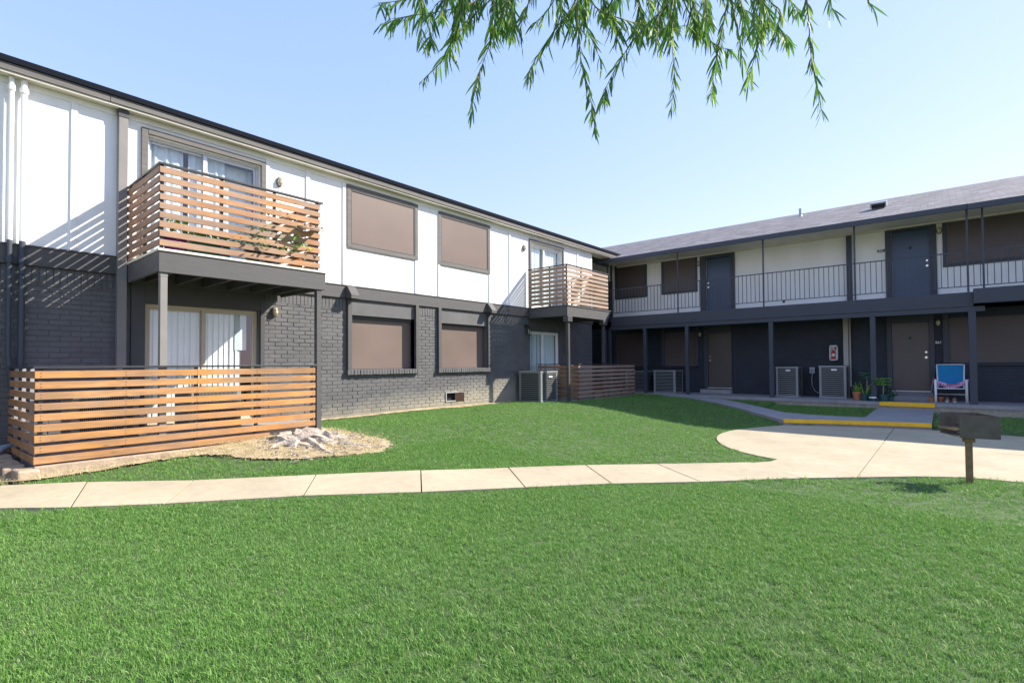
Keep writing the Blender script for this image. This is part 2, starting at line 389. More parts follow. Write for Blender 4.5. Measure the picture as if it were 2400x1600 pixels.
# dirt patch sheet
mb = MB(); P = {}
N = 60; st = .06
def dz(x, y): return .012 + .03*max(0, noise.noise(Vector((x*3, y*3, 0)))) + .012*noise.noise(Vector((x*14, y*14, 2)))
xi = [-10.0 + i*st for i in range(63)]; yi = [.2 + i*st for i in range(90)]
idx = {}
for j, y in enumerate(yi):
    for i, x in enumerate(xi):
        wob = .09*noise.noise(Vector((x*2.3, y*2.3, 7)))+.03*noise.noise(Vector((x*9, y*9, 7)))
        if inside(DIRT, x+wob, y+wob): idx[(i,j)] = len(mb.v); mb.v.append((x, y, g(x,y)+dz(x,y)+.012))
for (i,j) in list(idx):
    if all(k in idx for k in ((i+1,j),(i+1,j+1),(i,j+1))): mb.f.append((idx[(i,j)],idx[(i+1,j)],idx[(i+1,j+1)],idx[(i,j+1)])); mb.m.append(0)
# strip of bare earth along the wall foot
ny = 200
rows = []
for k in range(ny+1):
    y = 4.9 + (16.0-4.9)*k/ny; w = .10 + .10*noise.noise(Vector((y*1.3,0,3))) + .14*sm(7,10,y)
    rows.append([(-10.0+w*q/3, y, g(-10+w*q/3, y)+.035-.006*q+.02*noise.noise(Vector((q*3,y*6,0)))) for q in range(4)])
b0 = len(mb.v)
for r in rows: mb.v += r
for k in range(ny):
    for q in range(3): mb.f.append((b0+k*4+q, b0+k*4+q+1, b0+(k+1)*4+q+1, b0+(k+1)*4+q)); mb.m.append(0)
tag(mb.build('bare_earth', M['dirt'], smooth=True), 'dry straw coloured earth by the wooden fence and wall foot', kind='structure')
# sidewalk slabs
mb = MB()
def lerp(a, b, t): return (a[0]+(b[0]-a[0])*t, a[1]+(b[1]-a[1])*t)
for i in range(len(FAR)-1):
    gp = .014
    La = math.dist(FAR[i], FAR[i+1]); Lb = math.dist(NEAR[i], NEAR[i+1])
    a0, a1 = lerp(FAR[i],FAR[i+1],gp/2/La), lerp(FAR[i],FAR[i+1],1-gp/2/La)
    b0_, b1_ = lerp(NEAR[i],NEAR[i+1],gp/2/Lb), lerp(NEAR[i],NEAR[i+1],1-gp/2/Lb)
    def zt(p): return g(*p)+.022
    t0 = random.uniform(-.004,.004)
    vs = [(*a0,zt(a0)+t0),(*a1,zt(a1)+t0),(*b1_,zt(b1_)),(*b0_,zt(b0_))]; vs += [(x,y,z-.1) for x,y,z in vs]
    mb.add(vs, [(3,2,1,0),(0,1,5,4),(1,2,6,5),(2,3,7,6),(3,0,4,7)])
tag(mb.build('sidewalk', M['concrete'], bevel=.003, fixn=True), 'narrow pale concrete walk of square slabs crossing the lawn', kind='structure')
def clip(poly, ax, val, keep):
    out = []
    for i in range(len(poly)):
        a, b = poly[i], poly[(i+1)%len(poly)]
        ia, ib = (a[ax]-val)*keep >= 0, (b[ax]-val)*keep >= 0
        if ia: out.append(a)
        if ia != ib:
            t = (val-a[ax])/(b[ax]-a[ax]); out.append(lerp(a,b,t))
    return out
mb = MB()
for lo, hi in ((-9,-.905),(-.893,2.2),(2.212,9)):
    p = clip(clip(PAD, 0, lo, 1), 0, hi, -1)
    for l2, h2 in ((0,11.2),(11.212,20)):
        q = clip(clip(p, 1, l2, 1), 1, h2, -1) if lo > -.9 and lo < 3 else (p if l2 == 0 else None)
        if q and len(q) > 2: mb.prism(q, -1.6, -1.478)
tag(mb.build('patio_pad', M['concrete'], bevel=.005, tri=False), 'round pale concrete pad beside the grill', kind='structure')
mb = MB()
def zp(x, y):
    if x < -3: return -1.352 + (.20)*sm(-3, -6.6, x) if False else -1.352 + .20*min(1,max(0,(-3-x)/3.6))
    return -1.352 + .06*(y-14)/3.4
n = len(PATH)
mb.add([(x,y,zp(x,y)) for x,y in PATH]+[(x,y,-1.62) for x,y in PATH], [tuple(range(n))]+[(i,(i+1)%n,n+(i+1)%n,n+i) for i in range(n)])
tag(mb.build('path', M['slab'], tri=True, fixn=True), 'grey concrete path curving to the apartment walkway', kind='structure')
mb = MB()
E = [(-2.91,13.2),(-2.1,13.56),(-1.2,13.88),(-.26,14.1)]
for i in range(3):
    (x0,y0),(x1,y1) = E[i],E[i+1]
    for (za,zb,o1,o2) in ((-1.425,-1.345,-.012,.05),):
        nx_, ny_ = (y1-y0), -(x1-x0); L = math.hypot(nx_,ny_); nx_/=L; ny_/=L
        q = [(x0+nx_*.012,y0+ny_*.012),(x1+nx_*.012,y1+ny_*.012),(x1-nx_*.09,y1-ny_*.09),(x0-nx_*.09,y0-ny_*.09)]
        mb.prism(q, za, zb)
mb.box(-1.43,-.25,17.385,17.5,-1.235,-1.128)
tag(mb.build('curb_paint', M['yellow'], fixn=True), 'yellow painted step edges on the grey path', kind='structure')
mb = MB()
mb.box(-13.6, 9, 17.4, 19.3, -1.23, -1.14); mb.box(-13.6, 9, 17.42, 19.3, -1.7, -1.232, 1)
tag(mb.build('walkway', [M['slab'], M['rough']], bevel=.008), 'long concrete walkway slab along the balcony wing', kind='structure')
mb = MB(); mb.box(-9.98,-8.42,1.02,4.7,-1.5,-1.03); mb.box(-9.98,-8.52,13.0,16.9,-1.5,-1.13)
tag(mb.build('patio_floor', M['slab'], bevel=.006), 'concrete patio floors behind the slatted fences', kind='structure')
# ------------------------------------------------------------------ walls
def wall(mb, ax, pl, u0, u1, z0, z1, holes, depth, sgn, mi=0):
    """plane wall (ax 0: x=pl, u=y; ax 1: y=pl, u=x) with rectangular holes and reveals going depth inwards; sgn = outward direction"""
    us = sorted({u0,u1,*[h[0] for h in holes],*[h[1] for h in holes]}); zs = sorted({z0,z1,*[h[2] for h in holes],*[h[3] for h in holes]})
    def pt(u, z, d=0): return (pl-sgn*d, u, z) if ax == 0 else (u, pl-sgn*d, z)
    def inh(u, z): return any(h[0]<u<h[1] and h[2]<z<h[3] for h in holes)
    for i in range(len(us)-1):
        for j in range(len(zs)-1):
            if u0 <= us[i] and us[i+1] <= u1 and z0 <= zs[j] and zs[j+1] <= z1 and not inh((us[i]+us[i+1])/2,(zs[j]+zs[j+1])/2):
                a,b,c,d = pt(us[i],zs[j]),pt(us[i+1],zs[j]),pt(us[i+1],zs[j+1]),pt(us[i],zs[j+1])
                mb.add([a,b,c,d], [(0,1,2,3) if (ax==0)==(sgn>0) else (3,2,1,0)], mi)
    for h in holes:
        a = [pt(h[0],h[2]),pt(h[1],h[2]),pt(h[1],h[3]),pt(h[0],h[3])]; b = [pt(h[0],h[2],depth),pt(h[1],h[2],depth),pt(h[1],h[3],depth),pt(h[0],h[3],depth)]
        for i in range(4): mb.add([a[i],a[(i+1)%4],b[(i+1)%4],b[i]], [(0,1,2,3)], mi)
def bricks(mb, ax, pl, u0, u1, z0, z1, holes, sgn, bw=.245, bh=.08, gap=.012, proud=.008, mi=0, fixed=False):
    nrow = int((z1-z0)/bh+.5)
    for r in range(nrow):
        za, zb = z0+r*bh+gap/2, z0+(r+1)*bh-gap/2; zc = (za+zb)/2
        off = (bw/2 if r % 2 else 0)
        k = int((u0-bw)/bw)-1
        while k*bw+off < u1:
            a, b = k*bw+off+gap/2, (k+1)*bw+off-gap/2; k += 1
            a += random.uniform(-.004,.004); b += random.uniform(-.004,.004)
            segs = [(max(a,u0), min(b,u1))]
            for h in holes:
                if h[2]-.02 < zc < h[3]+.02:
                    ns = []
                    for s_ in segs:
                        if h[1] <= s_[0] or h[0] >= s_[1]: ns.append(s_)
                        else:
                            if s_[0] < h[0]: ns.append((s_[0],h[0]))
                            if s_[1] > h[1]: ns.append((h[1],s_[1]))
                    segs = ns
            for s0, s1 in segs:
                if s1-s0 < .03: continue
                pr = proud + random.uniform(-.003,.003); c = .004
                jz = random.uniform(-.0015,.0015)
                def pt(u, z, d): return (pl+sgn*d, u, z) if ax == 0 else (u, pl+sgn*d, z)
                vs = [pt(s0,za+jz,0),pt(s1,za+jz,0),pt(s1,zb+jz,0),pt(s0,zb+jz,0),pt(s0,za+jz,pr-c),pt(s1,za+jz,pr-c),pt(s1,zb+jz,pr-c),pt(s0,zb+jz,pr-c),
                      pt(s0+c,za+c+jz,pr),pt(s1-c,za+c+jz,pr),pt(s1-c,zb-c+jz,pr),pt(s0+c,zb-c+jz,pr)]
                fs = [(0,1,5,4),(1,2,6,5),(2,3,7,6),(3,0,4,7),(4,5,9,8),(5,6,10,9),(6,7,11,10),(7,4,8,11),(8,9,10,11)]
                if (ax==0) != (sgn>0): fs = [tuple(reversed(f)) for f in fs]
                mb.add(vs, fs, mi)
def soldiers(mb, ax, pl, segs, z0, z1, sgn, w=.078, gap=.011):
    for s0, s1 in segs:
        n = max(1, int((s1-s0)/w)); ww = (s1-s0)/n
        for i in range(n):
            pr = .014+random.uniform(-.004,.004); zz = z0+random.uniform(-.006,.006)
            a, b = s0+i*ww+gap/2, s0+(i+1)*ww-gap/2
            if ax == 0: mb.box(pl-.002 if sgn>0 else pl-pr, pl+pr if sgn>0 else pl+.002, a, b, zz, z1)
            else: mb.box(a, b, pl-pr, pl+.002, zz, z1)
XL = -10.0
LB = empty('apartment_building', (-10,1.0,-1.3), label='two storey apartment building with white upper siding and charcoal brick on the left', cat='building')
holesL = [(2.53,4.34,-1.03,1.02),(6.32,8.10,-.12,1.09),(8.95,10.70,-.12,1.06),(12.72,14.34,-1.13,1.02),(9.13,9.55,-.99,-.76)]
mb = MB(); wall(mb, 0, XL-.008, -14, 16.42, -1.7, 1.46, holesL, .16, 1)
mb.add([(-10.008,16.42,-1.7),(-13.5,16.42,-1.7),(-13.5,16.42,1.46),(-10.008,16.42,1.46)], [(0,1,2,3)])
hb = [(2.30,4.44,-1.03,1.5),(6.22,8.19,-.23,1.5),(8.84,10.80,-.23,1.5),(12.70,14.36,-1.13,1.02),(9.11,9.57,-1.0,-.74)]
bricks(mb, 0, XL-.008, -3, 16.42, -1.08, 1.2, hb, 1)
soldiers(mb, 0, XL-.008, [(-.5,2.1),(4.46,6.2),(8.2,8.83),(10.82,12.68),(14.4,16.4)], 1.21, 1.43, 1)
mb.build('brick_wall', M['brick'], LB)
holesU = [(2.54,4.36,1.76,3.81),(6.30,8.10,2.68,3.86),(8.96,10.76,2.68,3.86),(12.78,14.50,1.76,3.83)]
mb = MB(); wall(mb, 0, XL, -14, 16.44, 1.73, 4.06, holesU, .16, 1)
mb.add([(-10,16.44,1.4),(-13.5,16.44,1.4),(-13.5,16.44,4.06),(-10,16.44,4.06)], [(0,1,2,3)])
for y in (1.57,5.28,8.12-.0,8.86,11.69,15.43):
    mb.box(-10.001,-9.974,y,y+.075,1.735,3.97)
for y in (6.12,10.79,4.46): mb.box(-10.001,-9.974,y,y+.075,1.735,3.97)
mb.box(-10.001,-9.982,16.30,16.44,1.735,3.97)
mb.box(-10.001,-9.978,-14,2.11,3.972,4.06); mb.box(-10.001,-9.978,2.26,16.44,3.972,4.06)
mb.build('siding_wall', M['white'], LB, bevel=.003)
mb = MB(); mb.box(-10.02,-9.95,-14,16.42,1.44,1.729); mb.box(-10.02,-9.935,-14,16.42,1.705,1.727)
mb.build('storey_band', M['darkwood'], LB, bevel=.004)
for y in (6.29, 10.77):
    mb = MB(); a, b = y-.12, y+.10
    mb.add([(-9.95,a,1.44),(-9.95,b,1.44),(-9.74,b-.01,1.42),(-9.74,a+.01,1.42),(-9.95,a,1.70),(-9.95,b,1.70),(-9.90,b-.01,1.70),(-9.90,a+.01,1.70),(-9.74,b-.01,1.50),(-9.74,a+.01,1.50)],
           [(0,3,2,1),(4,5,6,7),(7,6,8,9),(9,8,2,3),(0,4,7,9,3),(1,2,8,6,5)])
    mb.build('corbel', M['darkwood'], LB, bevel=.004)
# roof
mb = MB()
rx, rz = -14.7, 5.92
vs = [(-9.76,-14,4.27),(-9.76,18.5,4.27),(rx,24,rz),(rx,-14,rz),(-19.7,-14,4.27),(-19.7,26,4.27),(rx,26,rz)]
mb.add([(-9.76,-14,4.275),(-9.76,18.5,4.275),(-11.2,19.7,4.755),(rx,23.2,rz),(rx,-14,rz)], [(0,1,2,3,4)])
mb.add([(rx,-14,rz),(rx,26,rz),(-19.7,26,4.27),(-19.7,-14,4.27)], [(0,1,2,3)])
mb.build('roof', M['shingle'], LB, tri=True)
mb = MB(); mb.box(-9.84,-9.76,-14,18.45,4.19,4.272)
mb.build('roof_edge', M['edge'], LB, bevel=.004)
mb = MB()
ycuts = [-14,-3.1,2.0,6.4,11.0,15.2,18.3]
for a, b in zip(ycuts, ycuts[1:]): mb.box(-9.83,-9.79,a+.003,b-.003,4.085+random.uniform(-.004,.004),4.189)
mb.build('fascia_board', M['fascia'], LB, bevel=.003)
mb = MB(); mb.box(-10.3,-9.83,-14,18.3,4.063,4.085); mb.box(-9.85,-9.812,-14,18.3,4.05,4.084)
mb.build('soffit', M['cream'], LB, bevel=.003)
mb = MB()   # rear and inner walls that close the building
mb.box(-19.5,-19.3,-14,26,-1.7,4.2); mb.box(-19.5,-10.05,-14.1,-14,-1.7,4.2); mb.box(-19.3,-10.9,-13.9,16.3,1.5,1.6)
mb.box(-11.0,-10.9,-13.9,16.3,-1.6,4.0)
mb.build('inner_wall', M['void'], LB)
# pilaster and downpipes
mb = MB(); mb.box(-9.993,-9.875,2.13,2.25,-1.03,4.06)
mb.build('corner_column', M['fascia'], LB, bevel=.004).data.materials[0] = simple('taupe_column_paint', (.21,.195,.185), .6, .12, 3, .2, 30)
mb = MB(); mb.box(-9.95,-9.868,2.122,2.258,3.93,4.05)
mb.build('column_cap', M['dark'], LB, bevel=.004)
for (y, r) in ((.915,.030),(1.045,.037)):
    mb = MB(); mb.tube([(-9.91,y,1.76),(-9.91,y,4.05)], r, 14); mb.tube([(-9.91,y,3.86),(-9.91,y,3.93)], r+.012, 14)
    p = mb.build('downpipe', M['white'], LB, smooth=False)
    mb = MB()
    if y < 1: mb.tube([(-9.91,y,1.76),(-9.91,y,.2),(-9.91,y+.06,-.6),(-9.91,y+.08,-1.3)], r, 14)
    else: mb.tube([(-9.91,y,1.76),(-9.91,y,-1.1)], r, 14)
    mb.tube([(-9.91,y,1.45),(-9.91,y,1.53)], r+.012, 14)
    mb.build('lower_pipe', M['darkwing'], p)
mb = MB(); mb.box(-9.86,-9.845,.965,2.1,1.30,1.312); 
for i in range(9): mb.box(-9.86,-9.85,1.06+.125*i,1.067+.125*i,1.19,1.3)
mb.build('hanging_rail', M['black'], LB)
# upper windows
def casing_x(mb, y0, y1, z0, z1, w, x0, x1, bottom=True):
    mb.box(x0,x1,y0,y0+w,z0,z1); mb.box(x0,x1,y1-w,y1,z0,z1); mb.box(x0,x1+.004,y0+w,y1-w,z1-w,z1)
    if bottom: mb.box(x0,x1,y0+w,y1-w,z0,z0+w)
for (y0,y1) in ((6.22,8.20),(8.87,10.85)):
    mb = MB(); casing_x(mb, y0, y1, 2.56, 3.955, .095, -10.0, -9.965)
    wd = mb.build('window', M['fascia'], LB, bevel=.004)
    mb = MB(); casing_x(mb, y0+.1, y1-.1, 2.66, 3.855, .022, -9.99, -9.972); mb.build('screen_frame', M['dark'], wd, bevel=.002)
    mb = MB(); mb.box(-9.995,-9.983,y0+.12,y1-.12,2.68,3.835); mb.build('screen', M['screen'], wd)
# lower windows
for (y0,y1) in ((6.22,8.19),(8.84,10.80)):
    mb = MB()
    mb.box(-10.16,-9.93,y0,y0+.10,-.12,1.44); mb.box(-10.16,-9.93,y1-.09,y1,-.12,1.44)
    mb.box(-10.16,-10.06,y0+.1,y1-.09,1.09,1.44); mb.box(-10.16,-10.10,y0+.1,y1-.09,1.03,1.088)
    wd = mb.build('window', M['darkwood'], LB, bevel=.004)
    mb = MB(); mb.box(-10.155,-10.145,y0+.1,y1-.09,-.12,1.03); mb.build('screen', M['screen'], wd)
    mb = MB(); casing_x(mb, y0+.1, y1-.09, -.12, 1.028, .02, -10.145, -10.13); mb.build('screen_frame', M['dark'], wd)
    mb = MB(); n = int((y1-y0+.04)/.078)
    for i in range(n):
        a = y0-.02+(y1-y0+.04)*i/n
        mb.box(-10.15, -9.915+random.uniform(-.006,.006), a+.006, a+(y1-y0+.04)/n-.006, -.232+random.uniform(-.004,.004), -.125)
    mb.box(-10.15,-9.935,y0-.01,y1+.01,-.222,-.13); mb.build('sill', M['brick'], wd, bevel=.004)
# sliding doors
def blinds(y0, y1, z0, z1, x, w=.1, mat='blind', parent=None, name='vertical_blinds', gaps=()):
    mb = MB(); y = y0
    while y < y1:
        if not any(a < y < b for a, b in gaps):
            M_ = Matrix.Rotation(math.radians(random.uniform(8,20)), 3, 'Z')
            mb.obox((x+random.uniform(-.006,.006), y+w/2, (z0+z1)/2), (.003, w*1.08, z1-z0-random.uniform(0,.015)), M_)
        y += w*.93
    return mb.build(name, M[mat], parent)
def curtain(y0, y1, z0, z1, x, parent, amp=.03, seed=0, mat='sheer'):
    mb = MB(); n = int((y1-y0)/.012); R = random.Random(seed)
    ph = [R.uniform(0,6) for _ in range(3)]
    a = []
    for i in range(n+1):
        y = y0+(y1-y0)*i/n
        for z in (z0, (z0+z1)/2, z1):
            f = amp*(math.sin(y*42+ph[0])+.5*math.sin(y*71+ph[1]))*(1.1-.3*(z-z0)/(z1-z0)); a.append((x+f, y, z))
    mb.add(a, [(i*3+j, (i+1)*3+j, (i+1)*3+j+1, i*3+j+1) for i in range(n) for j in range(2)])
    return mb.build('curtain', M[mat], parent, smooth=True)
def slider(y0, y1, z0, z1, fmat, ymid, t=.045, x=-10.07):
    mb = MB(); casing_x(mb, y0, y1, z0, z1, t, x-.09, x)
    mb.box(x-.045,x-.01,ymid-.03,ymid+.03,z0+t,z1-t)
    d = mb.build('sliding_door', fmat, LB, bevel=.003)
    for k, (a, b, xx) in enumerate(((y0+t,ymid,x-.065),(ymid,y1-t,x-.03))):
        mb = MB(); s = .04
        casing_x(mb, a, b, z0+t, z1-t, s, xx-.012, xx+.012)
        mb.build('sash', fmat, d, bevel=.002)
        mb = MB(); mb.add([(xx,a+s,z0+t+s),(xx,b-s,z0+t+s),(xx,b-s,z1-t-s),(xx,a+s,z1-t-s)],[(0,1,2,3)]); mb.build('glass_pane', M['glass'], d)
    return d
d1 = slider(2.54,4.34,-1.03,1.02,M['almond'],3.42)
blinds(2.6,4.02,-.97,.95,-10.20,.1,'blind',d1)
mb = MB(); mb.box(-10.18,-10.175,3.98,4.19,.28,.97); mb.build('paper_sheet', M['sheer'], d1)
d2 = slider(2.54,4.36,1.76,3.81,M['alu'],3.43)
curtain(2.58,3.12,1.78,3.76,-10.20,d2,.018,1); curtain(3.2,3.42,1.78,3.76,-10.2,d2,.018,4); curtain(3.46,3.80,1.78,3.76,-10.20,d2,.018,2); 
curtain(3.84,4.34,1.78,3.76,-10.32,d2,.006,3,'blind')
d3 = slider(12.74,14.34,-1.13,1.02,M['vinyl'],13.5,.06)
blinds(12.8,13.45,-1.05,.95,-10.18,.1,'blind',d3); curtain(13.5,14.28,-1.05,.95,-10.19,d3,.008,5,'blind')
d4 = slider(12.78,14.50,1.76,3.83,M['vinyl'],13.58,.06)
curtain(12.84,13.5,1.78,3.76,-10.18,d4,.012,6,'blind'); curtain(13.6,14.44,1.78,3.76,-10.18,d4,.008,7,'blind')
mb = MB(); casing_x(mb, 2.45, 4.46, 1.75, 3.905, .09, -10.0, -9.955, False); mb.build('door_casing', M['fascia'], d2, bevel=.005)
mb = MB(); casing_x(mb, 12.68, 14.6, 1.75, 3.93, .085, -10.0, -9.96, False); mb.build('door_casing', M['fascia'], d4, bevel=.005)
mb = MB(); mb.box(-10.02,-9.97,2.33,2.52,-1.02,1.44); mb.box(-10.02,-9.97,4.37,4.45,-1.02,1.44); mb.box(-10.05,-9.975,2.52,4.37,1.03,1.44)
mb.build('door_casing', M['dark'], d1, bevel=.005)
# balconies
def slats_y(mb, x0, x1, y0, y1, ztop, n, pitch=.128, h=.086, joints=()):
    for k in range(n):
        zt = ztop-k*pitch+random.uniform(-.003,.003); cuts = [y0]+list(joints)+[y1]
        for a, b in zip(cuts, cuts[1:]):
            j = random.uniform(-.002,.002)
            mb.box(x0+j, x1+j, a+.002+random.uniform(0,.004), b-.002-random.uniform(0,.004), zt-h+random.uniform(-.002,.002), zt)
def slats_x(mb, y0, y1, x0, x1, ztop, n, pitch=.128, h=.086):
    for k in range(n):
        zt = ztop-k*pitch+random.uniform(-.004,.004); mb.box(x0, x1-random.uniform(0,.004), y0, y1, zt-h, zt)
def balcony(xo, y0, y1, zr, zd, zb, fm, sm_, posts, y1d, beveled):
    mb = MB()
    z1 = zd
    if beveled:
        mb.prism([(xo-.04,y0),(xo,y0),(xo,y1d),(xo-.04,y1d)], zb, z1)
        mb.v = mb.v[:-8]; mb.f = mb.f[:-6]; mb.m = mb.m[:-6]
        mb.add([(xo-.04,y0,zb),(xo,y0,zb),(xo,y1d-.22,zb),(xo-.04,y1d-.22,zb),(xo-.04,y0,z1),(xo,y0,z1),(xo,y1d,z1),(xo-.04,y1d,z1)],
               [(0,3,2,1),(4,5,6,7),(0,1,5,4),(1,2,6,5),(2,3,7,6),(3,0,4,7)])
    else: mb.box(xo-.04,xo,y0,y1d,zb,z1)
    mb.box(-9.94,xo-.041,y0,y0+.04,zb+.01,z1-.004)
    mb.box(-9.94,xo-.041,y1d-.28 if beveled else y1d-.04,y1d-.24 if beveled else y1d,zb+.01,z1-.004)
    b = mb.build('balcony', M['darkwood'], LB, bevel=.004)
    mb = MB(); y = y0+.045; w = .14
    ye = y1d-.29 if beveled else y1d-.045
    mb.box(-9.93,xo+.02,y0-.015,y1d+.02,z1+.001,z1+.035)
    mb.build('deck_boards', M['cream'] if not beveled else M['darkwood'], b, bevel=.003)
    mb = MB()
    for i in range(6):
        yy = y0+.25+i*(ye-y0-.4)/5; mb.box(-9.93,xo-.045,yy,yy+.04,zb+.05,z1-.01)
    mb.box(-9.94,-9.90,y0+.05,ye,zb+.04,z1-.01)
    mb.build('joists', M['dark'], b)
    mb = MB(); slats_y(mb, xo-.022, xo, y0, y1, zr-.055, 9, joints=()); mb.build('front_slats', fm, b, bevel=.0025)
    for ya in (y0, y1-.024):
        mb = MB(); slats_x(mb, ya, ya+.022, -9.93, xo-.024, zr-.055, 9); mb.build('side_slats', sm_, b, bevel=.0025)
    mb = MB(); mb.box(xo-.05,xo+.012,y0-.012,y1+.05,zr-.03,zr); mb.box(-9.95,xo-.051,y0-.012,y0+.045,zr-.03,zr-.0005); mb.box(-9.95,xo-.051,y1-.02,y1+.045,zr-.03,zr-.0005)
    mb.build('top_rail', M['black'], b, bevel=.003)
    for (a_,b_,c_,d_) in [(xo-.065,xo-.025,yy-.02,yy+.02) for yy in posts]+[(xx-.02,xx+.02,ya,ya+.036) for xx in (-9.9,-9.15) for ya in (y0+.024,y1-.064)]:
        mb = MB(); mb.box(a_,b_,c_,d_,z1+.036,zr-.031); mb.build('rail_post', M['black'], b)
    return b
b1 = balcony(-8.33,2.26,4.67,2.845,1.60,1.305,M['cedar_y'],M['cedar_x'],(2.30,3.08,3.88,4.63),4.77,False)
b2 = balcony(-8.49,12.57,14.98,2.925,1.68,1.38,M['pale_y'],M['pale_x'],(12.61,13.4,14.2,14.93),15.16,True)
for (y, t, xx, z1, zb) in ((2.33,.088,-8.40,1.305,-1.05),(4.665,.09,-8.40,1.305,-1.2)):
    mb = MB(); mb.box(xx-t/2,xx+t/2,y-t/2,y+t/2,zb,z1); mb.box(xx-t/2-.003,xx+t/2+.003,y-t/2-.003,y+t/2+.003,z1-.06,z1-.002)
    mb.build('post', M['fascia'] if y < 3 else M['dark'], b1, bevel=.005).data.materials[0] = bpy.data.materials['taupe_column_paint'] if y < 3 else M['darkwood']
for y in (12.70, 14.76):
    mb = MB(); xx = -8.56; t = .085; mb.box(xx-t/2,xx+t/2,y-t/2,y+t/2,-1.15,1.38); mb.prism([(xx-.085,y-.12),(xx+.085,y-.12),(xx+.085,y+.12),(xx-.085,y+.12)], 1.22, 1.378)
    mb.build('post', M['dark'], b2, bevel=.005)
# ------------------------------------------------------------------ patio fences
def fence(xo, y0, y1, zr, fm, sm_, y9, xe, ye, label, posts):
    pass
    F_ = empty('wooden_fence', (xo, y0, -1.2), label=label, cat='fence', group='slatted patio fences')
    mb = MB(); slats_y(mb, xo-.022, xo, y0, y1, zr-.06, 8, pitch=.1285, joints=())
    zt = zr-.06-8*.1285; mb.box(xo-.022, xo-.001, y0, y9, zt-.086, zt)
    mb.build('front_slats', fm, F_, bevel=.0025)
    mb = MB()
    for k in range(8):
        for yy in posts:
            for dz_ in (-.025,-.062): mb.tube([(xo-.004,yy,zr-.06-k*.1285+dz_),(xo+.003,yy,zr-.06-k*.1285+dz_)], .0055, 6)
    tag(mb.build('screws', M['black'], F_), kind='stuff')
    mb = MB()
    for k in range(9):
        zt = zr-.06-k*.1285; x1 = xo-.024; yy = y0+.0
        L = math.hypot(xe-x1, ye-yy); ang = math.atan2(ye-yy, xe-x1)
        mb.obox(((xe+x1)/2,(ye+yy)/2+.011,zt-.043), (L,.022,.086), Matrix.Rotation(ang,3,'Z'))
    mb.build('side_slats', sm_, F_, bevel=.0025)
    mb = MB(); mb.box(xo-.05,xo+.015,y0-.015,y1+.03,zr-.028,zr)
    L = math.hypot(xe-xo, ye-y0); ang = math.atan2(ye-y0, xe-xo)
    mb.obox(((xe+xo-.05)/2,(ye+y0)/2+.012,zr-.0145), (L-.05,.06,.027), Matrix.Rotation(ang,3,'Z'))
    mb.build('top_rail', M['black'], F_, bevel=.003)
    for yy in posts:
        mb = MB(); mb.box(xo-.065,xo-.025,yy-.022,yy+.022,-1.25,zr-.03); mb.build('post', M['black'], F_)
    for xx in (-9.75,-9.25,-8.75):
        mb = MB(); q = y0+(ye-y0)*(xo-xx)/(xo-xe)+.045; mb.box(xx-.02,xx+.02,q-.018,q+.02,-1.25,zr-.03); mb.build('post', M['greybox'], F_)
    return F_
fence(-8.33,1.0,4.585,0.0,M['orange_y'],M['orange_x'],3.80,-10.02,.93,'orange slatted wooden fence around the near patio under the left balcony',(1.06,1.9,2.75,3.6,4.54))
fence(-8.49,13.15,16.82,-.03,M['old_y'],M['orange_x'],16.82,-10.0,13.12,'greyish brown slatted wooden fence around the far patio beside the corner',(13.2,14.1,15.0,15.9,16.78))
# stone edging at the fence foot
for i, (x, y, r) in enumerate(((-8.32,.93,.1),(-8.62,.86,-.1),(-8.95,.84,.05),(-9.3,.82,0),(-9.62,.82,.1))):
    mb = MB(); mb.obox((0,0,0), (.3,.2,.2), Matrix.Rotation(r,3,'Z'))
    o = mb.build('stone_block', M['block'], bevel=.02); o.location = (x,y,-1.31+.01*i)
    tag(o, ['stone block under the front corner of the near fence, nearest the lawn','second stone block in from the near fence corner, under the side slats','middle stone block of the row under the side of the near fence','fourth stone block from the fence corner, towards the wall','stone block under the near fence side, closest to the grey conduits'][i], 'stone block', 'edging blocks under the near fence')
mb = MB(); mb.box(-8.36,-8.28,1.0,4.5,-1.4,-1.195)
tag(mb.build('concrete_edging', M['block'], bevel=.015), 'low pale concrete edging under the front of the near slatted fence', 'edging')
for i, r in enumerate((0,.075)):
    mb = MB(); mb.tube([(-9.86-r*.5,1.05,-1.06-.02*i),(-9.72-r,.86,-1.10),(-9.6-r*1.6,.74,-1.18),(-9.5-r*1.6,.58,-1.27),(-9.4-r*1.6,.3,-1.33),(-9.3-r,-.4,-1.36)], .04, 12)
    tag(mb.build('conduit', M['pvc'], smooth=True), ['grey conduit at the left edge, the one nearer the lawn','grey conduit at the left edge, the one nearer the wall'][i], 'conduit', 'grey conduits by the fence')
# ------------------------------------------------------------------ right wing
YW = 19.2
RB = empty('apartment_wing', (-2,19.2,-1.14), label='two storey balcony wing with shingle roof and charcoal ground floor on the right', cat='building')
hl = [(-10.5,-9.2,-.14,1.16),(-8.39,-7.19,-.13,1.13),(-6.73,-5.88,-.95,1.07),(-1.25,-.36,-.93,1.13),(.07,2.6,-.06,1.2)]
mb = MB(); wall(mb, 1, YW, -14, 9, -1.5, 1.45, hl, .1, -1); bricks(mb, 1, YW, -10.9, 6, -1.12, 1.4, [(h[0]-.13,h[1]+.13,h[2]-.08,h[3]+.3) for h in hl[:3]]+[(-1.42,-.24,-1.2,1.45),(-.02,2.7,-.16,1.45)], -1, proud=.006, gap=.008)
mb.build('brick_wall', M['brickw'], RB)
hu = [(-10.42,-9.22,2.72,3.92),(-8.38,-7.18,2.74,3.94),(-6.75,-5.88,1.78,3.83),(-1.19,-.31,1.78,3.9),(.07,2.5,2.74,4.0)]
mb = MB(); wall(mb, 1, YW, -10.66, 9, 1.72, 4.3, hu, .1, -1)
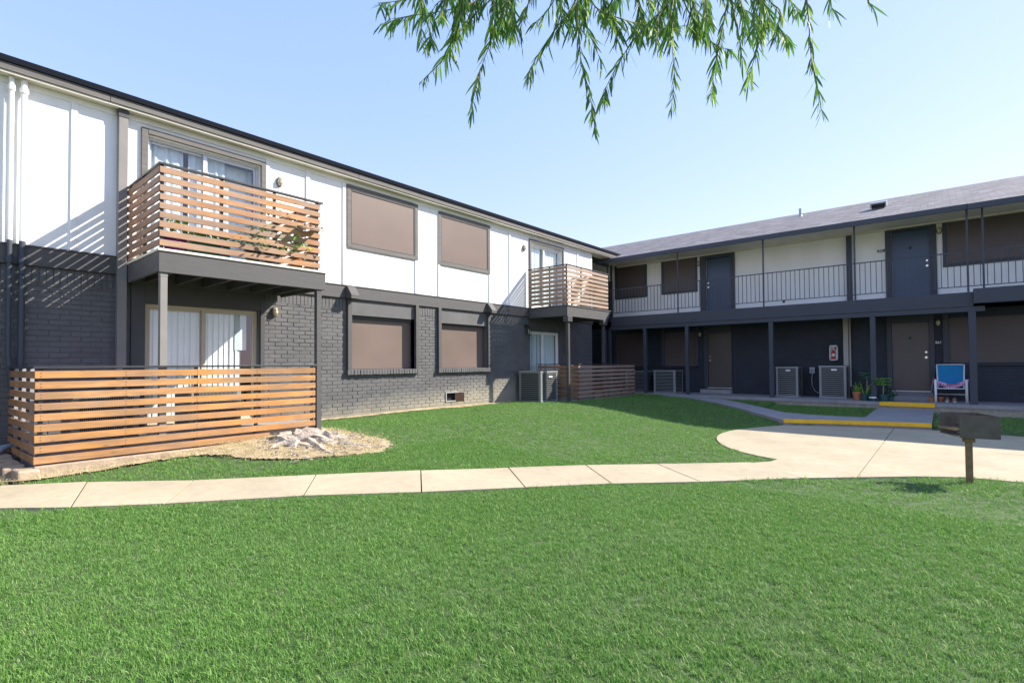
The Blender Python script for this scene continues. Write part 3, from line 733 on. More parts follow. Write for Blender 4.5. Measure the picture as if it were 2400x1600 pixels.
for x in (-9.06,-8.81-.0,-4.62,-3.48,3.2): mb.box(x,x+.07,YW-.016,YW+.001,1.78,4.1)
mb.build('siding_wall', M['white'], RB, bevel=.003)
mb = MB(); mb.box(-13.5,-10.661,YW-.02,YW+.1,1.72,3.42); mb.box(-10.74,-10.665,YW-.06,YW-.021,1.76,4.1)
mb.build('stair_panel', M['darkwing'], RB)
mb = MB(); mb.box(-13.5,-10.661,YW-.02,YW+.1,3.421,4.3); mb.build('stair_wall', M['white'], RB)
mb = MB()
ez, ey, ry_, rz_ = 4.0, 17.5, 23.2, 5.93
mb.add([(-10.42,ey,ez),(.5,ey,ez),(.5,ey-.1,ez-.03),(9,ey-.1,ez-.03),(9,ry_,rz_),(-14.8,ry_,rz_),(-11.5,19.0,4.5),(-10.42,17.9,4.14)], [(0,1,2,3,4,5,6,7)])
mb.add([(-14.8,ry_,rz_),(9,ry_,rz_),(9,28.5,4.1),(-14.8,28.5,4.1)], [(0,1,2,3)])
rf = mb.build('roof', M['shingle'], RB, tri=True, fixn=True)
mb = MB(); mb.tube([(-4.15,22,5.45),(-4.15,22,5.82)], .045, 12); mb.tube([(-4.15,22,5.43),(-4.15,22,5.56)], [.14,.06], 14); mb.build('roof_pipe', M['greybox'], rf)
mb = MB(); mb.obox((-1.55,20.0,4.98), (.42,.36,.16), Matrix.Rotation(.324,3,'X')); mb.box(-1.72,-1.38,19.80,19.83,4.82,4.95,1); mb.build('roof_vent', [M['greybox'],M['void']], rf)
mb = MB(); mb.box(-10.45,.499,ey-.03,ey+.03,3.85,3.995); mb.box(.5,9,ey-.13,ey-.07,3.82,3.965); mb.box(-10.45,-10.39,ey+.031,ey+.9,3.86,3.99)
mb.build('fascia_board', M['darkwing'], RB, bevel=.004)
mb = MB(); mb.box(-10.38,9,ey+.031,19.19,3.97,3.985); mb.box(-10.38,9,19.05,19.19,3.93,3.969); mb.build('soffit', M['cream'], RB)
mb = MB()
mb.box(-9.93,.56,17.72,17.80,1.385,1.755); mb.box(-9.97,.56,17.81,19.19,1.60,1.74); mb.box(.561,9,17.55,17.80,1.445,1.82); mb.box(.561,9,17.801,19.19,1.60,1.741)
mb.build('walkway_deck', M['darkwing'], RB, bevel=.004)
mb = MB(); mb.box(-9.97,-1.98,17.70,17.715,1.76,1.83) ; 
mb.build('deck_trim', M['white'], RB) if False else None
mb = MB(); mb.box(-9.95,9,17.83,19.02,1.742,1.756); mb.build('deck_bounce_floor', M['slab'], RB)  # unseen pale floor sheet, added to bounce sky light onto the walls
mb = MB(); mb.box(-10.0,.78,17.74,17.86,1.25,1.383); mb.build('beam', M['darkwing'], RB, bevel=.004)
mb = MB(); mb.box(-9.97,9,19.03,19.185,1.741,1.80)
mb.build('base_trim', M['white'], RB)
rl = MB(); rl.box(-10.1,9,17.73,17.765,2.80,2.828); rl.box(-10.1,9,17.738,17.757,1.90,1.922)
x = -9.95
while x < 6.5: rl.box(x-.008,x+.008,17.739,17.755,1.922,2.80); x += .1285
RL = rl.build('railing', simple('blue_grey_rail_paint', (.04,.05,.068), .4, .08, 4, .03), RB)
for xx in (-10.06,-7.24,-4.42,-1.97,.47,.77):
    mb = MB(); mb.box(xx-.022,xx+.022,17.70,17.729,1.757,3.98); mb.build('railing_post', M['darkwing'] if xx > -9 else M['black'], RL)
mb = MB(); mb.tube([(-3.84,17.70,1.865),(-3.84,17.727,1.865)], .042, 14); mb.tube([(-3.84,17.69,1.865),(-3.84,17.70,1.865)], .02, 10); mb.build('round_fitting', M['black'], RL)
mb = MB(); mb.box(-2.34,-2.2,19.06,19.19,1.76,4.1); mb.build('pilaster', M['darkwing'], RB, bevel=.004)
for xx, w in ((-10.22,.12),(-10.02,.10),(-8.55,.115),(-6.96,.115),(-4.24,.13),(-1.58,.13),(.53,.15),(4.1,.15)):
    mb = MB(); mb.box(xx-w/2,xx+w/2,17.745,17.745+w,-1.139,1.25 if xx < 1 else 1.445); mb.build('column', M['darkwing'], RB, bevel=.005)
mb = MB(); mb.box(-2.46,-2.33,19.03,19.19,-.3,1.45); mb.tube([(-2.29,19.1,-.8),(-2.29,19.1,1.44)], .025, 10)
mb.build('wall_pipe', simple('beige_pipe_paint', (.42,.40,.36), .55, .08, 3, .05), RB, bevel=.003)
# wing windows
def casing_y(mb, x0, x1, z0, z1, w, y0, y1, bottom=True):
    mb.box(x0,x0+w,y0,y1,z0,z1); mb.box(x1-w,x1,y0,y1,z0,z1); mb.box(x0+w,x1-w,y0-.003,y1,z1-w,z1)
    if bottom: mb.box(x0+w,x1-w,y0,y1,z0,z0+w)
for (x0,x1,z0,z1) in ((-10.54,-9.11,2.62,4.03),(-8.49,-7.08,2.64,4.05),(-.02,2.6,2.66,4.09)):
    mb = MB(); casing_y(mb, x0, x1, z0, z1, .095, 19.15, 19.199); wd = mb.build('window', M['darkwing'], RB, bevel=.004)
    mb = MB(); casing_y(mb, x0+.1, x1-.1, z0+.1, z1-.1, .02, 19.165, 19.18); mb.build('screen_frame', M['dark'] if x0 < -9 else M['fascia'], wd)
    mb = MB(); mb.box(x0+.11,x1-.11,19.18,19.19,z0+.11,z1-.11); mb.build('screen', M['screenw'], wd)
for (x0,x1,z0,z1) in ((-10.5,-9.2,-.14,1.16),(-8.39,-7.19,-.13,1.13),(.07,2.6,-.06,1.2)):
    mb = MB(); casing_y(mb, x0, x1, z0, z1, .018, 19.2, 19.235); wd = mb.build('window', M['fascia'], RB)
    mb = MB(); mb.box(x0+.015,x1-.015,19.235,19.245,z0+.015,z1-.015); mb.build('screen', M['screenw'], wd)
    mb = MB(); mb.box(x0-.03,x1+.03,19.13,19.199,z0-.1,z0-.008); mb.build('sill', M['brickw'], wd, bevel=.006)
    for (a_,b_) in [(x0-.13,x0-.005)]+([(x1+.005,x1+.13)] if x1 < 2 else []):
        mb = MB(); mb.box(a_,b_,19.14,19.199,z0-.02,1.45); mb.build('trim', M['darkwing'], wd, bevel=.004)
def doorset(x0, x1, z0, z1, mat, cx0, cx1, cz1, hx, peep, slab_y, nm='door'):
    mb = MB(); mb.box(x0,x1,slab_y,slab_y+.04,z0,z1)
    d = mb.build(nm, mat, RB, bevel=.004)
    mb = MB(); mb.box(cx0,x0-.002,19.14,19.28,z0-.04,cz1); mb.box(x1+.002,cx1,19.14,19.28,z0-.04,cz1); mb.box(x0-.002,x1+.002,19.145,19.28,z1+.002,cz1)
    mb.build('casing', M['darkwing'], d, bevel=.004)
    for zz, r in ((z0+.97,.032),(z0+1.12,.026)):
        mb = MB(); mb.tube([(hx,slab_y,zz),(hx,slab_y-.01,zz)], r+.006, 14); mb.tube([(hx,slab_y-.01,zz),(hx,slab_y-.035,zz),(hx,slab_y-.06,zz)], [.012,r,r*.8], 14)
        mb.build('handle' if zz < z0+1 else 'deadbolt', M['chrome'], d, smooth=False)
    if peep:
        mb = MB(); xm = (x0+x1)/2; mb.prism([(xm-.035,slab_y-.012),(xm+.035,slab_y-.012),(xm+.035,slab_y-.001),(xm-.035,slab_y-.001)], z0+1.55, z0+1.60)
        mb.tube([(xm,slab_y-.02,z0+1.55),(xm,slab_y-.02,z0+1.51)], [.03,.012], 10); mb.build('knocker', M['black'], d)
    mb = MB(); mb.box(x0-.02,x1+.02,19.13,slab_y+.03,z0-.038,z0-.008); mb.build('threshold', M['alu'], d)
    return d
doorset(-6.75,-5.88,1.79,3.80,M['door'],-6.97,-5.73,4.09,-6.68,False,19.24)
doorset(-1.19,-.31,1.79,3.86,M['door'],-1.35,-.15,4.10,-.37,True,19.24)
doorset(-6.72,-5.89,-.93,1.06,M['doorb'],-6.86,-5.86,1.42,-6.65,False,19.2)
doorset(-1.24,-.37,-.88,1.12,M['doorb'],-1.36,-.25,1.42,-.44,True,19.2)
mb = MB(); mb.box(-6.92,-5.84,18.85,19.125,-1.139,-1.0)
mb.build('door_step', M['slab'], RB, bevel=.01)
mb = MB(); mb.add([(-1.36,18.55,-1.139),(-.28,18.55,-1.139),(-.28,19.125,-1.139),(-1.36,19.125,-1.139),(-1.32,18.72,-1.03),(-.30,18.72,-1.03),(-.30,19.125,-.93),(-1.32,19.125,-.93)],
  [(0,3,2,1),(4,5,6,7),(0,1,5,4),(1,2,6,5),(2,3,7,6),(3,0,4,7)])
mb.build('door_step', M['slab'], RB, bevel=.01)
mb = MB(); mb.box(-14,9,28.3,28.5,-1.5,4.1); mb.box(8.9,9,19.3,28.3,-1.5,4.1); mb.box(-14,8.9,20.1,20.2,-1.5,4.2); mb.box(-14.1,-14,16.4,28,-1.5,4.1)
mb.build('inner_wall', M['void'], RB)
# ------------------------------------------------------------------ wall lamps
def make_lamp():
    r = empty('wall_lamp', (0,0,0)); tag(r, 'x', 'wall lamp', 'oval bulkhead wall lamps')
    def ell(k, x, n=24): return [(x, k[0]*math.cos(2*PI*i/n), k[1]*math.sin(2*PI*i/n)) for i in range(n)]
    mb = MB(); n = 24
    rings = [ell((.062,.10),0),ell((.062,.10),.028),ell((.050,.086),.040)]
    mb.add([p for q in rings for p in q], [(i*n+j,i*n+(j+1)%n,(i+1)*n+(j+1)%n,(i+1)*n+j) for i in range(2) for j in range(n)]+[tuple(range(2*n,3*n))])
    mb.build('back_plate', M['fascia'], r, fixn=True)
    mb = MB(); rs = [ell((.048*math.cos(a),.084*math.cos(a)),.035+.05*math.sin(a)) for a in [0,.4,.8,1.2,1.5]]
    mb.add([p for q in rs for p in q], [(i*n+j,i*n+(j+1)%n,(i+1)*n+(j+1)%n,(i+1)*n+j) for i in range(4) for j in range(n)]+[tuple(range(4*n,5*n))])
    mb.build('globe', M['bulb'], r, smooth=True, fixn=True)
    mb = MB()
    mb.tube([(.036+.062*math.sin(a),0,-.092*math.cos(a)) for a in [PI*i/12 for i in range(13)]], .004, 6)
    for zz in (-.035,.035):
        k = math.sqrt(1-(zz/.092)**2); mb.tube([(.036+.058*k*math.sin(a),-.056*k*math.cos(a),zz) for a in [PI*i/10 for i in range(11)]], .0035, 6)
    mb.build('cage', M['fascia'], r)
    return r
lp = make_lamp()
LP = [((-9.998,4.73,3.60),0,'oval caged lamp on white siding above the near balcony rail'),((-9.985,4.64,1.03),0,'oval caged lamp on dark brick beside the near patio door'),
 ((-9.998,12.41,3.58),0,'oval caged lamp on white siding left of the far balcony'),((-7.03,19.19,3.68),-PI/2,'small oval lamp upstairs left of the first blue door'),
 ((-.085,19.19,3.73),-PI/2,'small oval lamp upstairs right of the blue door numbered 241'),((-7.01,19.18,1.03),-PI/2,'small oval lamp downstairs left of the first brown door'),
 ((-.16,19.18,1.08),-PI/2,'small oval lamp downstairs right of the brown door numbered 561')]
for i, (p, r, lb) in enumerate(LP):
    o = lp if i == 0 else copy_tree(lp); o.location = p; o.rotation_euler = (0,0,r); o['label'] = lb
L4 = empty('wall_lantern', (-9.985,12.47,1.07), label='dark square lantern on the shaded brick left of the far patio door', cat='lantern')
mb = MB(); mb.box(-9.985,-9.965,12.42,12.52,1.1,1.2); mb.box(-9.965,-9.86,12.455,12.485,1.15,1.18); mb.prism([(-9.94,12.38),(-9.76,12.38),(-9.76,12.56),(-9.94,12.56)], 1.12, 1.145); mb.box(-9.9,-9.8,12.42,12.52,.86,.88)
for a in (-9.9,-9.81):
    for b in (12.42,12.51): mb.box(a,a+.012,b,b+.012,.88,1.12)
mb.build('frame', M['black'], L4)
mb = MB(); mb.lathe([(.012,0),(.02,.05),(.02,.11),(.008,.15)], 12, (-9.85,12.47,.9)); mb.build('glass', M['bulb'], L4)
# ------------------------------------------------------------------ door numbers
def text_mesh(body, size, name, mat, parent, loc, rot):
    cu = bpy.data.curves.new(name, 'FONT'); cu.body = body; cu.size = size; cu.extrude = .002; cu.align_x = 'CENTER'; cu.align_y = 'CENTER'; cu.offset = .0015
    t = bpy.data.objects.new(name+'_c', cu); COL.objects.link(t); bpy.context.view_layer.update()
    me = bpy.data.meshes.new_from_object(t.evaluated_get(bpy.context.evaluated_depsgraph_get()))
    bpy.data.objects.remove(t); me.materials.clear(); me.materials.append(mat)
    o = bpy.data.objects.new(name, me); COL.objects.link(o); o.parent = parent; o.location = loc; o.rotation_euler = rot; return o
for (x, z, body, lb) in ((-1.455,3.345,'241','black number plate reading 241 left of the upstairs blue door'),(-.16,.51,'561','black number plate reading 561 right of the downstairs brown door')):
    r = empty('number_plate', (x,19.13 if z < 1 else 19.19,z), label=lb, cat='number plate')
    mb = MB(); y = 19.12 if z < 1 else 19.18
    ORG[r.name] = (x, y, z); r.location = (x, y, z)
    mb.box(x-.095,x+.095,y,y+.01,z-.042,z+.042); mb.build('plate', M['black'], r)
    text_mesh(body, .092, 'digits', M['plastic'], r, (0,-.003,0), (PI/2,0,0))
# ------------------------------------------------------------------ condensers
def make_ac(W=.82, D=.82, H=.9, nl=14, vert=False):
    r = empty('air_conditioner', (0,0,0)); tag(r, 'x', 'air conditioner')
    w, d = W/2, D/2
    mb = MB(); mb.box(-w+.03,w-.03,-d+.03,d-.03,.04,H-.05); mb.build('coil', M['acdark'], r)
    mb = MB(); c = .075
    for sx in (-1,1):
        for sy in (-1,1):
            x0, y0 = sx*w, sy*d
            mb.prism([(x0,y0-sy*.012),(x0,y0-sy*c),(x0-sx*.014,y0-sy*c),(x0-sx*.014,y0-sy*.02),(x0-sx*.02,y0-sy*.014),(x0-sx*c,y0-sy*.014),(x0-sx*c,y0),(x0-sx*.012,y0)], .04, H-.05)
    mb.box(-w-.005,w+.005,-d-.005,d+.005,0,.05)
    mb.box(-w-.008,w+.008,-d-.008,d+.008,H-.06,H-.012)
    mb.build('cabinet', M['acgrey'], r, bevel=.006, fixn=True)
    mb = MB()
    for i in range(nl):
        z = .085+(H-.18)*i/(nl-1); t = .018
        Rx = Matrix.Rotation(-.6,3,'X'); 
        if vert: continue
        mb.box(-w+c,w-c,-d+.002,-d+.02,z-t/2,z+t/2); mb.box(-w+c,w-c,d-.02,d-.002,z-t/2,z+t/2)
        mb.box(-w+.002,-w+.02,-d+c,d-c,z-t/2,z+t/2); mb.box(w-.02,w-.002,-d+c,d-c,z-t/2,z+t/2)
    if vert:
        n = 30
        for i in range(n):
            u = -w+c+(2*w-2*c)*(i+.5)/n
            mb.box(u-.004,u+.004,-d+.004,-d+.02,.05,H-.06); mb.box(w-.02,w-.004,u-.004,u+.004,.05,H-.06); mb.box(-w+.004,-w+.02,u-.004,u+.004,.05,H-.06)
        for z in (.2,.4,.6): mb.box(-w+c,w-c,-d+.001,-d+.006,z,z+.03); mb.box(w-.006,w-.001,-d+c,d-c,z,z+.03)
    mb.build('louvres', M['acgrey'], r)
    mb = MB()
    mb.tube([(0,0,H-.06),(0,0,H-.004)], .09, 16)
    for k in range(7): 
        R_ = .12+.045*k; mb.tube([(R_*math.cos(a),R_*math.sin(a),H-.006) for a in [2*PI*i/28 for i in range(29)]], .004, 5)
    mb.build('fan_guard', M['acdark'], r)
    return r
ac = make_ac()
def place_ac(src, first, x, y, z, rz, sc, lb, badge, grp):
    o = src if first else copy_tree(src); o.location = (x,y,z); o.rotation_euler = (0,0,rz); o.scale = sc; o['label'] = lb
    if grp: o['group'] = grp
    if badge:
        mb = MB(); bx, side, hz = badge
        if side == 'f': mb.box(bx-.085,bx+.085,-.424,-.408,hz-.025,hz+.025)
        else: mb.box(.408,.424,bx-.085,bx+.085,hz-.025,hz+.025)
        b = mb.build('badge', M['badge'], None, bevel=.008); b.parent = o
    return o
G = 'louvred condensers around the courtyard'
specs = [(-9.42,12.36,-1.17,0,(1,1.04,1.04),'sunlit grey louvred air conditioner on the lawn edge in front of the far fence',(0.05,'x',.73)),
 (-7.93,18.40,-1.14,.0,(1.02,.9,.95),'squat grey air conditioner on the walkway beside the first brown door window',None),
 (-3.92,18.62,-1.14,0,(.78,.8,1.09),'tall dark air conditioner, left of the pair flanking the electrical box',(0.05,'f',.78)),
 (-2.68,18.74,-1.14,0,(.88,.8,1.12),'tall dark air conditioner under the fire extinguisher box, left of the pots',(0.05,'f',.78)),
 (-9.12,18.5,-1.14,0,(1.05,.9,.92),'dark air conditioner in deep shade partly hidden by the end of the far fence',None)]
for i, (x,y,z,rz,sc,lb,bd) in enumerate(specs): place_ac(ac, i == 0, x,y,z,rz,sc,lb,None,G)
# badges added after copying so only their own unit carries one
for i, o in enumerate([o for o in COL.objects if o.name.startswith('air_conditioner')]):
    bd = specs[i][6]
    if bd:
        mb = MB(); bx, side, hz = bd
        if side == 'f': mb.box(bx-.085,bx+.085,-.426,-.409,hz-.028,hz+.028)
        else: mb.box(.409,.426,bx-.085,bx+.085,hz-.028,hz+.028)
        b = mb.build('badge', M['badge'], None, bevel=.008); b.parent = o
av = make_ac(.74,.74,.68,4,True); av.location = (-9.1,1.78,-1.03); av['label'] = 'grey finned air conditioner behind the near fence, closest to the left edge'; av['group'] = 'finned condensers behind the near fence'
a2 = copy_tree(av); a2.location = (-9.22,3.2,-1.03); a2['label'] = 'grey finned air conditioner behind the near fence in front of the patio door'
mb = MB(); mb.obox((-9.42,12.36,-1.19),(1.0,1.02,.06)); tag(mb.build('equipment_pad', M['concrete'], bevel=.01), 'flat concrete pad under the sunlit air conditioner', 'pad')
# ------------------------------------------------------------------ wall fittings on the wing
r = empty('fire_extinguisher_cabinet', (-2.73,19.19,0), label='white framed cabinet holding a red fire extinguisher on the dark brick', cat='extinguisher cabinet')
mb = MB(); x0,x1,z0,z1 = -2.84,-2.62,0.02,.50
mb.box(x0,x1,19.17,19.19,z0,z1); mb.box(x0,x0+.025,19.03,19.17,z0,z1); mb.box(x1-.025,x1,19.03,19.17,z0,z1); mb.box(x0,x1,19.03,19.17,z1-.04,z1-.001); mb.box(x0,x1,19.03,19.17,z0+.001,z0+.03)
mb.build('case', M['plastic'], r)
mb = MB(); mb.lathe([(.045,0),(.05,.02),(.05,.22),(.03,.27),(.018,.29)], 16, (-2.74,19.10,.06)); mb.box(-2.70,-2.65,19.04,19.06,.36,.45); mb.build('extinguisher', M['red'], r)
mb = MB(); mb.lathe([(.051,0),(.051,.09)], 16, (-2.74,19.10,.15)); mb.box(-2.745,-2.715,19.07,19.12,.35,.46); mb.build('tag', M['badge'], r)
r = empty('electrical_box', (-3.34,19.19,-.3), label='small grey electrical box on the dark brick between two tall air conditioners', cat='electrical box')
mb = MB(); mb.box(-3.42,-3.27,19.10,19.19,-.40,-.20); mb.build('box', M['greybox'], r, bevel=.006)
mb = MB(); mb.box(-3.395,-3.295,19.092,19.101,-.38,-.23); mb.build('cover', M['pvc'], r)
mb = MB(); mb.tube([(-3.33,19.13,-.40),(-3.36,19.12,-.55),(-3.35,19.1,-.78),(-3.25,19.0,-.97),(-3.1,18.9,-1.04),(-3.0,18.85,-1.05)], .014, 8); mb.build('conduit', M['greybox'], r)
# crawl space vent with open door
r = empty('crawl_vent', (-9.99,9.35,-.88), label='brown metal crawl space hatch with its door open, low in the sunlit brick', cat='hatch')
mb = MB(); casing_x(mb, 9.12, 9.56, -1.0, -.75, .02, -10.08, -9.975); mb.build('frame', M['alu'], r)
mb = MB(); mb.obox((-9.86,9.51,-.885), (.22,.008,.24), Matrix.Rotation(math.radians(52),3,'Z')); mb.build('door', M['copper'], r)
mb = MB(); mb.box(-10.1,-10.09,9.14,9.54,-.98,-.77); mb.build('back', M['void'], r)
# ------------------------------------------------------------------ grill
gr = empty('park_grill', (.175,8.36,-1.5), label='sooty steel park grill with open notched side on a square post in the lawn', cat='grill')
gr.rotation_euler = (0,0,0)
th = .3
RZ = Matrix.Rotation(.18,3,'Z')
def P(x,y,z): v = RZ @ Vector((x,y,0)); return (.215+v.x, 8.36+v.y, z)
def pbox(mb, x0,x1,y0,y1,z0,z1,mi=0):
    vs = [P(x,y,z) for z in (z0,z1) for x,y in ((x0,y0),(x1,y0),(x1,y1),(x0,y1))]
    mb.add(vs, [(0,3,2,1),(4,5,6,7),(0,1,5,4),(1,2,6,5),(2,3,7,6),(3,0,4,7)], mi)
mb = MB()
pbox(mb,-.13,.24,-.12,-.114,-.935,-.665)     # side towards the viewer
pbox(mb,-.25,.12,.24,.246,-.925,-.655)       # far side
pbox(mb,.2,.206,-.114,.24,-.93,-.665)        # right end
mb.v = mb.v[:16]; mb.f = mb.f[:12]; mb.m = mb.m[:12]
vs = [P(.24,-.117,-.935),P(.24,-.117,-.665),P(.12,.243,-.655),P(.12,.243,-.925)]; vs2 = [P(.234,-.12,-.935),P(.234,-.12,-.665),P(.114,.24,-.655),P(.114,.24,-.925)]
mb.add(vs+vs2, [(0,1,2,3),(7,6,5,4),(0,4,5,1),(1,5,6,2),(2,6,7,3),(3,7,4,0)])
vs = [P(-.13,-.118,-.93),P(.236,-.118,-.93),P(.116,.24,-.92),P(-.25,.24,-.92)]
mb.add(vs+[(a,b,c+.008) for a,b,c in vs], [(0,3,2,1),(4,5,6,7),(0,1,5,4),(1,2,6,5),(2,3,7,6),(3,0,4,7)])
for zz in (-.88,-.82,-.76,-.71):   # teeth that hold the grate
    pbox(mb,-.155,-.131,-.119,-.115,zz,zz+.02); pbox(mb,-.275,-.251,.241,.245,zz,zz+.02)
box = mb.build('firebox', M['bbq'], gr, fixn=True)
mb = MB()
for i in range(9):
    u = i/8; a = P(-.13-.12*u*1.0-.02,-.11+.35*u,-.84); b = P(.22-.12*u,-.11+.35*u,-.84); mb.tube([a,b], .005, 6)
for s_ in (0,1): a = P(-.13-.02+.3*s_,-.11,-.848); b = P(-.25-.02+.3*s_,.24,-.848); mb.tube([a,b], .006, 6)
mb.build('grate', M['rust'], gr)
mb = MB(); mb.box(.155,.225,8.325,8.395,-1.65,-.94); mb.build('post', M['rust'], gr, bevel=.004)
mb = MB(); mb.box(.13,.25,8.30,8.42,-.99,-.932); mb.build('collar', M['rust'], gr, bevel=.004)
# ------------------------------------------------------------------ chair, towel, shoes
ch = empty('patio_chair', (.09,18.35,-1.14), label='white framed patio chair with blue sling back beside the brown door', cat='chair')
zf = -1.14
def CB(n, f, m, **k):
    mb = MB(); f(mb); return mb.build(n, M[m], ch, **k)
XA, XB = -.235, .40
fr = M['vinyl']
for x in (XA, XB):
    mb = MB()
    mb.tube([(x,18.10,zf),(x,18.08,zf+.3),(x,18.1,zf+.57),(x,18.14,zf+.605),(x,18.3,zf+.60),(x,18.62,zf+.58)], .028, 8)
    mb.tube([(x,18.72,zf),(x,18.66,zf+.3),(x,18.6,zf+.58)], .022, 8)
    mb.build('arm', fr, ch, smooth=True)
for x, s_ in ((XA+.045,1),(XB-.045,-1)):
    mb = MB(); mb.tube([(x,18.12,zf+.38),(x,18.5,zf+.36),(x+s_*.0,18.62,zf+.45),(x-s_*.02,18.78,zf+1.02)], .018, 8); mb.build('side_rail', fr, ch, smooth=True)
mb = MB(); mb.tube([(XA,18.1,zf+.38),(XB,18.1,zf+.38)], .014, 8); mb.tube([(XA+.03,18.78,zf+1.02),(XB-.03,18.78,zf+1.02)], .012, 8); mb.tube([(XA,18.68,zf+.2),(XB,18.68,zf+.2)], .01, 8); mb.build('crossbars', fr, ch, smooth=True)
def sheet(mb, rows, th=.004):
    n = len(rows[0]); k = len(rows); b = len(mb.v)
    mb.add([p for r in rows for p in r], [(i*n+j,i*n+j+1,(i+1)*n+j+1,(i+1)*n+j) for i in range(k-1) for j in range(n-1)])
mb = MB(); rows = []
for i in range(9):
    t = i/8; y = 18.62+.155*t; z = zf+.42+.59*t; rows.append([(XA+.055+(XB-XA-.11)*j/8+(-.015+.03*j/8)*t, y+.03*math.sin(PI*j/8)*.8, z-.0*j) for j in range(9)])
sheet(mb, rows); mb.build('backrest', M['blue'], ch, smooth=True)
mb = MB(); rows = []
for i in range(7):
    t = i/6; rows.append([(XA+.05+(XB-XA-.1)*j/8, 18.12+.48*t, zf+.385-.02*math.sin(PI*t)-.02*math.sin(PI*j/8)) for j in range(9)])
sheet(mb, rows); mb.build('seat', M['blue'], ch, smooth=True)
mb = MB(); rows = []
for i in range(25):
    t = i/24; x = XA-.05+(XB-XA+.1)*t; sag = .13*math.sin(PI*t)
    rows.append([(x, 18.33+.05*math.sin(q*2.1+t*9)+q*.02, zf+.60-sag+.035*math.cos(q*1.3)-.02*q) for q in range(4)])
sheet(mb, rows); rows = []
for i in range(9):
    t = i/8; rows.append([(XA-.05-.05*t-.01*math.sin(q*2+t*3), 18.2+.06*q, zf+.60-.36*t+.01*q) for q in range(6)])
sheet(mb, rows); rows = []
for i in range(5):
    t = i/4; rows.append([(XB+.05+.02*t, 18.25+.06*q, zf+.60-.16*t) for q in range(5)])
sheet(mb, rows); tag(mb.build('beach_towel', M['towel'], smooth=True), 'pink striped towel draped over the arms and seat of the patio chair', 'towel')
def loft(mb, secs, n=14):
    b = []
    for (y, cx, cz, rx, rz) in secs: b += [(cx+rx*math.cos(2*PI*j/n), y, cz+rz*math.sin(2*PI*j/n)) for j in range(n)]
    k = len(secs); mb.add(b, [(i*n+j,i*n+(j+1)%n,(i+1)*n+(j+1)%n,(i+1)*n+j) for i in range(k-1) for j in range(n)]+[tuple(reversed(range(n))), tuple(range((k-1)*n,k*n))])
for i, x in enumerate((.0,.15)):
    s = empty('shoe', (x,18.35,zf), label=['left shoe of the tan pair under the patio chair','right shoe of the tan pair under the patio chair'][i], cat='shoe', group='shoes under the chair')
    mb = MB(); loft(mb, [(18.22,x,zf+.045,.012,.02),(18.235,x,zf+.05,.036,.035),(18.28,x,zf+.055,.045,.045),(18.36,x,zf+.07,.042,.06),(18.42,x,zf+.075,.038,.065),(18.48,x,zf+.07,.036,.06),(18.495,x,zf+.06,.02,.04)])
    mb.build('upper', simple('tan_suede%d'%i, (.3,.2,.14), .85, .2, 20, .3), s, smooth=True, fixn=True)
    mb = MB(); loft(mb, [(18.21,x,zf+.018,.018,.014),(18.24,x,zf+.018,.042,.016),(18.30,x,zf+.018,.049,.017),(18.4,x,zf+.018,.042,.017),(18.49,x,zf+.018,.036,.016),(18.505,x,zf+.018,.02,.014)])
    mb.build('sole', M['badge'], s, smooth=True, fixn=True)
